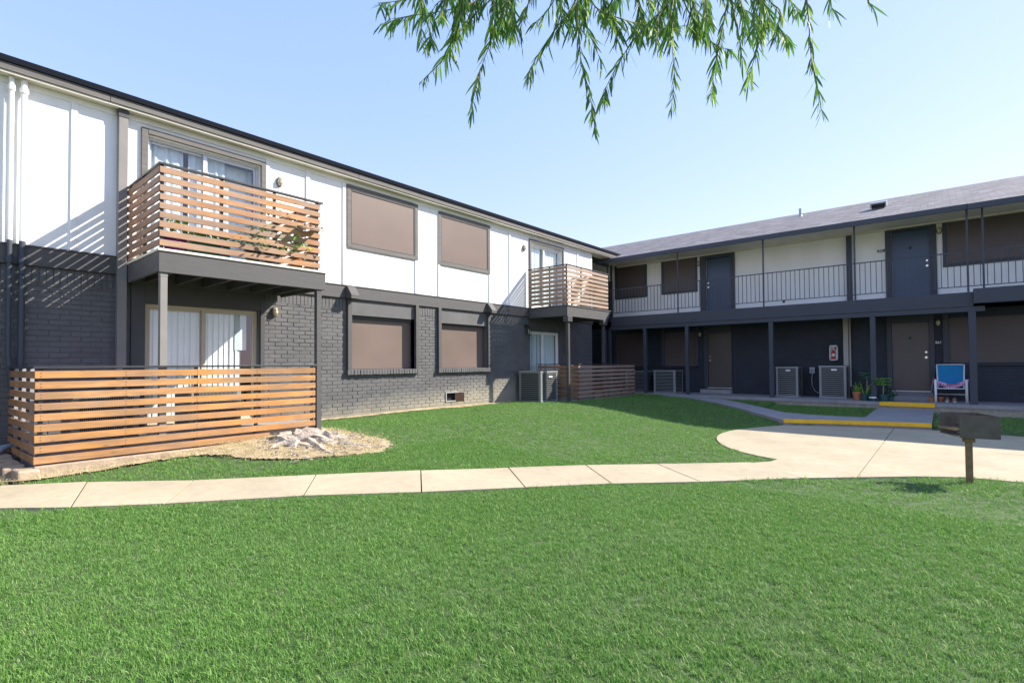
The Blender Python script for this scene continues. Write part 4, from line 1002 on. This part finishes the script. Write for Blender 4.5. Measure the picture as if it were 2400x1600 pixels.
# ------------------------------------------------------------------ pots and plants
def leaf_at(mb, base, d, L, W, droop=.3, n=4):
    d = Vector(d).normalized(); side = d.cross(Vector((0,0,1)))
    if side.length < .05: side = Vector((1,0,0))
    side.normalize(); p = Vector(base); vs = []
    for i in range(n+1):
        t = i/n; w = W*math.sin(PI*min(1,max(.04,t*.92+.06)))**.8 if t < 1 else .0005
        vs += [p-side*w/2, p+side*w/2]
        d2 = (d + Vector((0,0,-droop*t*1.6))).normalized(); p = p + d2*L/n
    mb.add(vs, [(2*i,2*i+1,2*i+3,2*i+2) for i in range(n)])
def pot(x, y, z, r, h, mat, lb, grp, label_cat='potted plant', rim=True, foliage=None, square=False):
    o = empty('potted_plant', (x,y,z), label=lb, cat=label_cat, group=grp)
    mb = MB()
    prof = [(r*.72,0),(r*.95,h*.8),(r*1.0,h*.8),(r*1.02,h),(r*.9,h),(r*.86,h*.85)] if rim else [(r*.85,0),(r,h),(r*.92,h),(r*.9,h*.9)]
    mb.lathe(prof, 20, (x,y,z)); mb.build('pot', mat, o)
    mb = MB(); rr = random.Random(int(abs(x*100)))
    kind, n, L, W = foliage
    zt = z+h*.9
    if kind == 'spiky':
        for i in range(n): a = rr.uniform(0,2*PI); e = rr.uniform(.5,1.4); leaf_at(mb, (x+.02*math.cos(a),y+.02*math.sin(a),zt), (math.cos(a)*math.cos(e),math.sin(a)*math.cos(e),math.sin(e)), L*rr.uniform(.6,1.1), W, .35, 5)
    elif kind == 'bush':
        for i in range(n):
            a = rr.uniform(0,2*PI); e = rr.uniform(-.2,1.4); q = rr.uniform(.02,L)
            leaf_at(mb, (x+q*math.cos(a)*math.cos(e),y+q*math.sin(a)*math.cos(e),zt+q*abs(math.sin(e))*1.3), (rr.uniform(-1,1),rr.uniform(-1,1),rr.uniform(-.2,.8)), W*2.0, W, .3, 3)
    elif kind == 'palm':
        hh = L; mb2 = MB(); mb2.tube([(x,y,zt-.02),(x+.01,y,zt+hh*.6),(x,y,zt+hh)], [.016,.013,.01], 8); mb2.build('stem', simple('pale_stem%d'%int(abs(x*100)), (.38,.36,.2), .7, .1, 8, .1), o, smooth=True)
        for tier in range(3):
            for k in range(n):
                a = 2*PI*k/n+tier*.5+rr.uniform(-.2,.2); c = Vector((x+.10*math.cos(a),y+.10*math.sin(a),zt+hh-.03+tier*.07+rr.uniform(-.02,.02)))
                mb.tube([(x,y,zt+hh-.06+tier*.07),c], .003, 4)
                for f in range(5): aa = a+(f-2)*.55; leaf_at(mb, c, (math.cos(aa),math.sin(aa),.1), W*3.2, W, .5, 4)
    mb.build('leaves', M['plantd'] if 'dark' in lb else M['plant'], o)
    return o
gp = 'potted plants by the brown door 561'
pot(-1.985,17.9,-1.14,.13,.25,M['terra'],'spiky plant in a tall terracotta pot, nearest the air conditioner',gp,foliage=('spiky',22,.34,.032))
pot(-1.80,17.75,-1.14,.105,.2,M['tealpot'],'long leaved plant in a round green pot right of the terracotta pot',gp,foliage=('spiky',9,.42,.04),rim=False)
pot(-1.60,17.62,-1.14,.085,.17,M['tealpot'],'small green tub with a pale band in front of the column',gp,foliage=('spiky',5,.1,.015),rim=False)
mb = MB(); mb.tube([(-1.60,17.62,-1.05),(-1.60,17.62,-1.01)], .093, 20)
bd = mb.build('band', M['badge'], [o for o in COL.objects if o.get('label','').startswith('small green tub')][0])
pot(-1.37,17.78,-1.14,.12,.19,M['tealpot'],'bright green palm leaved plant on a pale stem in a green pot',gp,foliage=('palm',8,.36,.05),rim=False)
pot(-1.22,17.9,-1.14,.09,.14,M['tealpot'],'low dark leafy bush in a green pot beside the door step',gp,foliage=('bush',120,.2,.05),rim=False)
pot(-1.80,18.3,-1.14,.1,.2,M['tealpot'],'tall dark leafy plant standing behind the column',gp,foliage=('palm',8,.5,.045),rim=False)
for i, (x, y) in enumerate(((-.33,18.25),(-.13,18.45))):
    mb = MB(); mb.lathe([(.05,0),(.065,.1),(.07,.1),(.07,.13),(.06,.13),(.055,.11)], 18, (x,y,-1.14))
    tag(mb.build('clay_pot', M['terra']), ['small empty clay pot left of the patio chair leg','small empty clay pot just under the patio chair'][i], 'pot', 'empty clay pots by the chair')
gb = 'plants on the near balcony'
zb = 1.636
pot(-8.58,2.52,zb,.15,.22,M['purple'],'leafy plant in a purple pot behind the near balcony corner',gb,foliage=('bush',110,.26,.05),rim=True)
pot(-8.56,3.62,zb,.13,.22,M['tealpot'],'dark trailing plant in a green pot mid way along the near balcony',gb,foliage=('bush',140,.4,.045))
pot(-8.62,3.95,zb,.14,.25,M['tealpot'],'tall yellow green plant rising above the near balcony slats',gb,foliage=('bush',260,.68,.045))
pot(-8.55,4.35,zb,.12,.2,M['terra'],'low leafy plant in a clay pot at the right end of the near balcony',gb,foliage=('bush',120,.35,.04))
r = empty('planter_box', (-8.6,2.98,zb), label='long green planter box on the near balcony floor beside the purple pot', cat='planter')
mb = MB(); mb.box(-8.7,-8.48,2.72,3.25,zb,zb+.24); mb.build('box', simple('green_planter', (.03,.16,.12), .5, .1, 4, .05), r, bevel=.01)
mb = MB(); rr = random.Random(4)
for i in range(240): leaf_at(mb, (-8.6+rr.uniform(-.14,.14),rr.uniform(2.7,3.3),zb+.22+rr.uniform(0,.14)), (rr.uniform(-1,1),rr.uniform(-1,1),rr.uniform(0,1)), .09, .035, .4, 3)
mb.build('leaves', M['plant'], r)
# broken wooden shelf on the balcony slats
r = empty('wooden_shelf', (-8.3,4.45,2.3), label='small grey wooden shelf board sticking out of the near balcony slats', cat='shelf')
mb = MB(); Rr = Matrix.Rotation(.25,3,'Y') @ Matrix.Rotation(-.1,3,'Z')
mb.obox((-8.19,4.42,2.31), (.24,.36,.018), Rr); mb.build('board', M['root'], r, bevel=.002)
mb = MB()
for i in range(4): mb.obox((-8.10+.0*i,4.27+.1*i,2.325), (.05,.03,.035), Rr)
mb.build('teeth', M['deckwood'], r, bevel=.003)
# ------------------------------------------------------------------ dead stump with roots
st_ = empty('tree_stump', (-7.8,4.1,-1.25), label='bleached gnarled tree stump with spreading roots on dry earth by the near fence', cat='tree stump')
mb = MB()
def gnarl(pts, rad, n=12, seed=0, flat=.6, sub=5):
    P_ = []; Rr = []
    for i in range(len(pts)-1):
        for q in range(sub):
            t = q/sub; P_.append(Vector(pts[i]).lerp(Vector(pts[i+1]), t)); Rr.append(rad[i]*(1-t)+rad[i+1]*t)
    P_.append(Vector(pts[-1])); Rr.append(rad[-1])
    for i, p in enumerate(P_):
        nz = noise.noise_vector(p*4+Vector((seed,0,0))); P_[i] = p + nz*Rr[i]*.5
    b0 = len(mb.v)
    mb.tube(P_, Rr, n, flat=flat)
    for k in range(b0, len(mb.v)):
        v = Vector(mb.v[k]); c = P_[min(len(P_)-1,(k-b0)//n)]
        ang = (k-b0) % n
        d = 1 + .35*noise.noise(v*9+Vector((seed,1,3))) + (.22 if (ang*7+seed) % 3 == 0 else -.12)
        mb.v[k] = tuple(c + (v-c)*d)
zz = -1.21
gnarl([(-8.2,4.35,zz+.06),(-7.95,4.3,zz+.10),(-7.7,4.25,zz+.07),(-7.5,4.2,zz+.02)], [.10,.13,.11,.07], seed=1, flat=.7)
R5 = random.Random(77)
for q in range(38):
    a = R5.uniform(-3.0,1.2); L = R5.uniform(.3,.85)*(1.5 if -.2 < a < .6 else .8); r0 = R5.uniform(.05,.12)
    bx, by = -7.95+R5.uniform(-.2,.55), 4.12+R5.uniform(-.45,.4); h0 = R5.uniform(.0,.06); P5 = []; aa = a
    for k in range(5):
        t = k/4; P5.append((bx, by, g(bx,by)+.03-.03*t+h0*(1-t)**1.5)); bx += math.cos(aa)*L/4; by += math.sin(aa)*L/4; aa += R5.uniform(-.45,.45)
    gnarl(P5, [r0,r0*.95,r0*.75,r0*.5,r0*.2], n=10, seed=q+2, flat=R5.uniform(.4,.65), sub=5)
mb.build('wood', M['root'], st_, smooth=False)
rr = random.Random(8)
mb = MB()
for i in range(240):
    a = rr.uniform(0,PI); x, y = rr.uniform(-8.1,-6.5), rr.uniform(3.3,4.9); mb.obox((x,y,g(x,y)+.045), (rr.uniform(.02,.10),rr.uniform(.008,.022),.01), Matrix.Rotation(a,3,'Z'))
tag(mb.build('bark_chips', M['root']), 'scattered bark chips around the dead stump', kind='stuff')
# ------------------------------------------------------------------ camera maths (also used to lay out the willow strands at real distances)
fpx, yaw, pit, rol, shp = 1202.7, math.radians(40.2257), math.radians(1.2085), math.radians(-.3843), 25.45
cy_, sy_, cp_, sp_ = math.cos(yaw), math.sin(yaw), math.cos(pit), math.sin(pit)
fwd = Vector((-sy_*cp_, cy_*cp_, sp_)); rgt = Vector((cy_, sy_, 0)); upv = rgt.cross(fwd)
c_, s_ = math.cos(rol), math.sin(rol)
Rv = rgt*c_+upv*s_; Uv = rgt*-s_+upv*c_
cam = bpy.data.cameras.new('camera'); co = bpy.data.objects.new('camera', cam); COL.objects.link(co)
m = Matrix((( Rv.x,Uv.x,-fwd.x,0),(Rv.y,Uv.y,-fwd.y,0),(Rv.z,Uv.z,-fwd.z,0),(0,0,0,1)))
co.matrix_world = m; cam.sensor_width = 36; cam.lens = fpx/2400*36; cam.shift_y = shp/2400; cam.clip_end = 5000; cam.clip_start = .05
scn.camera = co
# ------------------------------------------------------------------ willow
wt = empty('willow_tree', (2.6,3.3,-1.5), label='willow tree hanging slender leafy strands down into the top of the view', cat='tree')
def W3(px, py, d):   # strand layout: direction given as in the crop of the view, at its own real distance
    X, Y = 860+px/1.96, py/1.96
    return (fwd + Rv*((X-1200)/fpx) - Uv*((Y-800-shp)/fpx))*d
strands = [
 [(760,-130),(560,-20),(400,40),(200,75),(60,112)], [(740,-130),(640,-60),(500,60),(400,180),(350,270),(240,385)],
 [(700,-130),(600,-20),(580,60),(570,180),(530,300),(490,450),(478,560)], [(420,-130),(260,-60),(160,0),(50,15)],
 [(800,-130),(740,20),(715,90),(700,175)], [(1080,-130),(1000,-30),(900,90),(820,200),(760,300),(728,375)],
 [(980,-130),(965,50),(975,180),(985,280),(1020,420),(1050,600)], [(1040,-130),(1000,80),(1040,200),(1080,290)],
 [(1460,-130),(1380,20),(1280,120),(1180,250),(1100,400),(1085,470)], [(960,-130),(1040,20),(1120,70),(1250,110),(1350,130),(1480,115)],
 [(1440,-130),(1410,60),(1400,180),(1412,350),(1395,515)], [(1400,-130),(1480,60),(1560,170),(1620,215),(1680,230)],
 [(1680,-130),(1640,100),(1610,250),(1590,360),(1580,440)], [(1560,-130),(1640,-20),(1760,60),(1880,120),(1945,195)],
 [(1780,-130),(1815,100),(1800,200),(1765,320),(1750,395)], [(2040,-130),(2020,-20),(2030,100),(2040,250),(2060,350),(2092,525)],
 [(2160,-130),(2130,0),(2140,50)], [(2340,-130),(2300,-10),(2322,32)], [(1640,-130),(1690,80),(1715,200),(1725,290)],
 [(1580,-130),(1560,20),(1550,110)], [(640,-130),(500,-40),(330,10),(290,120),(300,210)], [(560,-130),(440,0),(420,120),(380,180)],
 [(1180,-130),(1240,0),(1260,80),(1230,160)], [(1320,-130),(1340,60),(1330,180),(1350,230)], [(900,-130),(860,0),(800,80),(760,110)],
 [(300,-130),(250,-20),(230,60),(100,90)], [(1900,-130),(1930,-20),(1960,20),(1985,60)], [(1840,-130),(1850,0),(1900,60),(1870,190)],
 [(660,-130),(640,10),(620,80),(640,120)], [(1120,-130),(1090,40),(1150,120),(1150,200)]]
rr = random.Random(21)
for k in range(36):
    x = rr.choice([rr.uniform(230,700), rr.uniform(880,1500), rr.uniform(1500,1960), rr.uniform(880,1500)]); dx = rr.uniform(-90,90); L = rr.uniform(60,190)
    strands.append([(x,-130),(x+dx*.4,-40),(x+dx,L*.5),(x+dx*1.1,L)])
tw = MB(); lv = MB(); tops = []
for si, s in enumerate(strands):
    d0 = rr.uniform(2.7,3.3) - .55*sm(1000,2200,s[0][0])
    pts = [W3(px,py,d0+.06*i*rr.uniform(-1,1)) for i, (px,py) in enumerate(s)]
    # smooth
    ctrl = []
    for i in range(len(pts)-1):
        p0 = pts[max(0,i-1)]; p1 = pts[i]; p2 = pts[i+1]; p3 = pts[min(len(pts)-1,i+2)]
        for q in range(6):
            t = q/6; ctrl.append(.5*((2*p1)+(p2-p0)*t+(2*p0-5*p1+4*p2-p3)*t*t+(3*p1-p0-3*p2+p3)*t**3))
    ctrl.append(pts[-1]); n = len(ctrl)
    tw.tube(ctrl, [.0035*(1-i/n)+.0010 for i in range(n)], 5)
    tops.append(pts[0])
    # leaves every ~2.4 cm
    acc = 0; side = 1
    for i in range(n-1):
        seg = ctrl[i+1]-ctrl[i]; L = seg.length; tdir = seg.normalized()
        acc += L
        while acc > .0105:
            acc -= .0105; side = -side
            if rr.random() < .05: continue
            base = ctrl[i] + seg*rr.random()
            az = rr.uniform(0,2*PI)
            d = (tdir*.7 + (Rv*(side*rr.uniform(.2,1.0)) + Vector((math.cos(az),math.sin(az),0))*.35)*.75 + Vector((0,0,-.55))).normalized()
            ln = rr.uniform(.06,.14)*d0/3*(1.0 if i < n*.85 else .8); wd = ln*rr.uniform(.085,.125)
            sd = d.cross(Vector((rr.uniform(-1,1),rr.uniform(-1,1),rr.uniform(-.3,.3)))).normalized(); cur = rr.uniform(-.5,.5); p = base; vs = []
            nseg = 5; dd = d.copy()
            for q in range(nseg+1):
                t = q/nseg; w = wd*(math.sin(PI*(t*.9+.07))**.9)*.5
                vs += [p-sd*w, p+sd*w]
                dd = (dd + sd.cross(dd)*cur*.3 + Vector((0,0,-.16))).normalized(); p = p + dd*ln/nseg
            lv.add(vs, [(2*q,2*q+1,2*q+3,2*q+2) for q in range(nseg)])
limbp = [Vector((2.6,3.3,1.5)), Vector((1.6,3.7,2.35)), Vector((0.5,3.7,2.75)), Vector((-.6,3.2,2.85)), Vector((-1.6,2.6,2.8)), Vector((-2.5,1.9,2.65))]
br = MB(); 
def gtube(mb_, pts, r0, r1, n=10, wob=.05):
    P_ = []
    for i in range(len(pts)-1):
        for q in range(5): P_.append(pts[i].lerp(pts[i+1], q/5))
    P_.append(pts[-1]); k = len(P_)
    P_ = [p+noise.noise_vector(p*1.7)*wob for p in P_]
    mb_.tube(P_, [r0+(r1-r0)*i/(k-1) for i in range(k)], n)
gtube(br, limbp, .09, .02)
gtube(br, [Vector((2.6,3.3,1.6)),Vector((3.0,3.0,3.2)),Vector((3.1,2.6,5.0))], .13, .04)
gtube(br, [Vector((2.6,3.3,1.8)),Vector((2.3,2.4,3.2)),Vector((1.8,1.4,4.4))], .1, .03)
gtube(br, [Vector((2.8,3.1,2.4)),Vector((3.9,3.4,3.8)),Vector((4.8,3.6,4.8))], .09, .03)
for tpt in tops:
    best = min((limbp[i].lerp(limbp[i+1], q/4) for i in range(len(limbp)-1) for q in range(5)), key=lambda p: (p-tpt).length)
    br.tube([best, best.lerp(tpt,.5)+Vector((0,0,.06)), tpt], [.009,.006,.004], 6)
trunk = MB(); gtube(trunk, [Vector((2.65,3.35,-1.7)),Vector((2.6,3.3,-.6)),Vector((2.62,3.28,.6)),Vector((2.6,3.3,1.7))], .24, .15, 16, .06)
trunk.build('trunk', M['bark'], wt, smooth=True); br.build('limbs', M['bark'], wt, smooth=True); tw.build('twigs', M['twig'], wt, smooth=True)
# rest of the crown, above and beside the view
for k in range(9000):
    c = rr.choice([(3.1,2.6,4.6,1.3),(1.9,1.5,4.2,1.0),(4.6,3.5,4.5,1.2),(2.8,3.2,3.4,.9)])
    a = rr.uniform(0,2*PI); e = rr.uniform(-1,1.4); q = c[3]*rr.random()**.4
    p = Vector((c[0]+q*math.cos(a)*math.cos(e), c[1]+q*math.sin(a)*math.cos(e), c[2]+q*math.sin(e)*.8))
    leaf_at(lv, p, (rr.uniform(-.5,.5),rr.uniform(-.5,.5),-1), .1, .014, .1, 3)
lv.build('leaves', M['leaf'], wt)
# ------------------------------------------------------------------ grass
def tuft(name, mat, seed, nb=16, R=.045, hmin=.018, hmax=.038, wid=.0038):
    r_ = random.Random(seed); mb = MB()
    for i in range(nb):
        a = r_.uniform(0,2*PI); q = R*math.sqrt(r_.random()); x, y = q*math.cos(a), q*math.sin(a); h = r_.uniform(hmin,hmax); la = r_.uniform(0,2*PI); ln = r_.uniform(.1,.9)*h
        sx, sy = -math.sin(la), math.cos(la); w = wid*r_.uniform(.7,1.2)/2; vs = []
        for t in (0,.4,.75,1):
            bx, by, bz = x+math.cos(la)*ln*t*t, y+math.sin(la)*ln*t*t, h*(t-.22*t*t*ln/h)
            ww = w*(1-.85*t*t); vs += [(bx-sx*ww,by-sy*ww,bz),(bx+sx*ww,by+sy*ww,bz)]
        mb.add(vs, [(0,1,3,2),(2,3,5,4),(4,5,7,6)])
    me = bpy.data.meshes.new(name); me.from_pydata(mb.v, [], mb.f); me.materials.append(mat); me.update()
    return bpy.data.objects.new(name, me)
def scatter(name, pts, tufts, lab, scl, rot, tilt):
    me = bpy.data.meshes.new(name); me.from_pydata(pts, [], [])
    for an, ar in (('s', scl), ('rz', rot), ('tx', tilt)):
        at = me.attributes.new(an, 'FLOAT', 'POINT'); at.data.foreach_set('value', ar)
    at = me.attributes.new('k', 'INT', 'POINT'); at.data.foreach_set('value', RS.randint(0, len(tufts), len(pts)).astype(np.int32))
    o = bpy.data.objects.new(name, me); COL.objects.link(o); tag(o, lab, kind='stuff')
    ng = bpy.data.node_groups.new(name+'_nodes', 'GeometryNodeTree')
    ng.interface.new_socket('Geometry', in_out='INPUT', socket_type='NodeSocketGeometry'); ng.interface.new_socket('Geometry', in_out='OUTPUT', socket_type='NodeSocketGeometry')
    N_ = ng.nodes; L_ = ng.links; gi = N_.new('NodeGroupInput'); go = N_.new('NodeGroupOutput'); ip = N_.new('GeometryNodeInstanceOnPoints')
    ji = N_.new('GeometryNodeGeometryToInstance')
    for tf in reversed(tufts):
        oi = N_.new('GeometryNodeObjectInfo'); oi.inputs['Object'].default_value = tf; oi.inputs['As Instance'].default_value = True
        L_.new(oi.outputs['Geometry'], ji.inputs[0])
    L_.new(gi.outputs[0], ip.inputs['Points']); L_.new(ji.outputs[0], ip.inputs['Instance']); ip.inputs['Pick Instance'].default_value = True
    def attr(nm, ty):
        a = N_.new('GeometryNodeInputNamedAttribute'); a.data_type = ty; a.inputs['Name'].default_value = nm
        return [s for s in a.outputs if s.enabled][0]
    L_.new(attr('k','INT'), ip.inputs['Instance Index']); 
    cx = N_.new('ShaderNodeCombineXYZ'); L_.new(attr('tx','FLOAT'), cx.inputs[0]); L_.new(attr('rz','FLOAT'), cx.inputs[2])
    L_.new(cx.outputs[0], ip.inputs['Rotation']); L_.new(attr('s','FLOAT'), ip.inputs['Scale']); L_.new(ip.outputs[0], go.inputs[0])
    md = o.modifiers.new('scatter', 'NODES'); md.node_group = ng
    return o
GD = [tuft('tuft%d'%i, M['grass'], 30+i, 18) for i in range(5)]
pts = []
def lawn_ok(x, y):
    if paved(x, y): return False
    wob = .10*noise.noise(Vector((x*3,y*3,4))) + RS.normal(0,.045)
    if inside(DIRT, x+wob, y+wob*.7): return RS.rand() < .06
    if x < -9.83+.12*noise.noise(Vector((y*1.5,0,1))): return RS.rand() < .15
    if -10 < x < -8.5 and 13.0 < y < 17: return False
    if abs(x+9.42) < .5 and abs(y-12.36) < .52: return False
    return True
def visible(x, y):
    # wedge of lawn the view and a step to its side can see
    return (x < .35*y+1.6) and y > -.8-.08*x and y < 17.4 and x > -10
for (n_, x0, x1, y0, y1, near) in ((62000,-6.5,2.6,-.3,6.5,True),(90000,-10,7,-1.0,17.4,False)):
    X = RS.uniform(x0,x1,n_); Y = RS.uniform(y0,y1,n_)
    for x, y in zip(X, Y):
        if visible(x,y) and lawn_ok(x,y): pts.append((x,y,g(x,y)-.004))
n_ = len(pts); print('tufts', n_)
pa = np.array(pts)
big = .85+.3*RS.rand(n_)
for i in range(n_):
    big[i] *= 1+.22*noise.noise(Vector((pts[i][0]*.9, pts[i][1]*.9, 0)))
dd_ = np.hypot(pa[:,0], pa[:,1]); big *= np.where(dd_ > 7, 1.12, .92)
scatter('grass', pts, GD, 'short green lawn grass covering the courtyard', big, RS.uniform(0,6.28,n_), RS.uniform(-.55,.55,n_))
SD = [tuft('straw%d'%i, M['strawb'], 60+i, 10, .06, .008, .03, .004) for i in range(3)]
pts = []
for x, y in zip(RS.uniform(-8.4,-6.1,5200), RS.uniform(.6,5.2,5200)):
    if inside(DIRT, x+RS.uniform(-.08,.08), y+RS.uniform(-.08,.08)): pts.append((x,y,g(x,y)+.02))
n_ = len(pts)
scatter('dry_straw', pts, SD, 'dry straw blades lying on the earth around the stump', .8+.7*RS.rand(n_), RS.uniform(0,6.28,n_), RS.uniform(-1.2,1.2,n_))
# ------------------------------------------------------------------ light
w = bpy.data.worlds.new('World'); scn.world = w; w.use_nodes = True
bg = w.node_tree.nodes['Background']; sk = w.node_tree.nodes.new('ShaderNodeTexSky'); sk.sky_type = 'NISHITA'; sk.sun_disc = False
el = math.asin(SUN.z); sk.sun_elevation = el; sk.sun_rotation = math.atan2(SUN.x, SUN.y)
sk.air_density = 1.0; sk.dust_density = .12; sk.ozone_density = 1.0; sk.altitude = 100
wn, wl = w.node_tree.nodes, w.node_tree.links
sp_n = wn.new('ShaderNodeSeparateColor'); cb_n = wn.new('ShaderNodeCombineColor'); wl.new(sk.outputs[0], sp_n.inputs[0])
for ch, (gm, k) in enumerate(((.60,.345),(.44,.305),(.36,.40))):   # tone curve of the sky: softens the bright horizon
    a = wn.new('ShaderNodeMath'); a.operation = 'MULTIPLY'; a.inputs[1].default_value = .15; wl.new(sp_n.outputs[ch], a.inputs[0])
    b = wn.new('ShaderNodeMath'); b.operation = 'POWER'; b.inputs[1].default_value = gm; wl.new(a.outputs[0], b.inputs[0])
    c = wn.new('ShaderNodeMath'); c.operation = 'MULTIPLY'; c.inputs[1].default_value = k/.15; wl.new(b.outputs[0], c.inputs[0]); wl.new(c.outputs[0], cb_n.inputs[ch])
wl.new(cb_n.outputs[0], bg.inputs[0]); bg.inputs[1].default_value = .15
sl = bpy.data.lights.new('sun', 'SUN'); sl.energy = 2.65; sl.angle = math.radians(.5); sl.color = (1,.93,.81)
so = bpy.data.objects.new('sun', sl); COL.objects.link(so); so.rotation_euler = SUN.to_track_quat('Z','Y').to_euler(); so.location = (10,12,12)
scn.view_settings.view_transform = 'Standard'; scn.view_settings.look = 'None'; scn.view_settings.gamma = 1; scn.view_settings.exposure = 1.98
scn.render.engine = 'CYCLES'; scn.cycles.max_bounces = 8; scn.cycles.transparent_max_bounces = 12
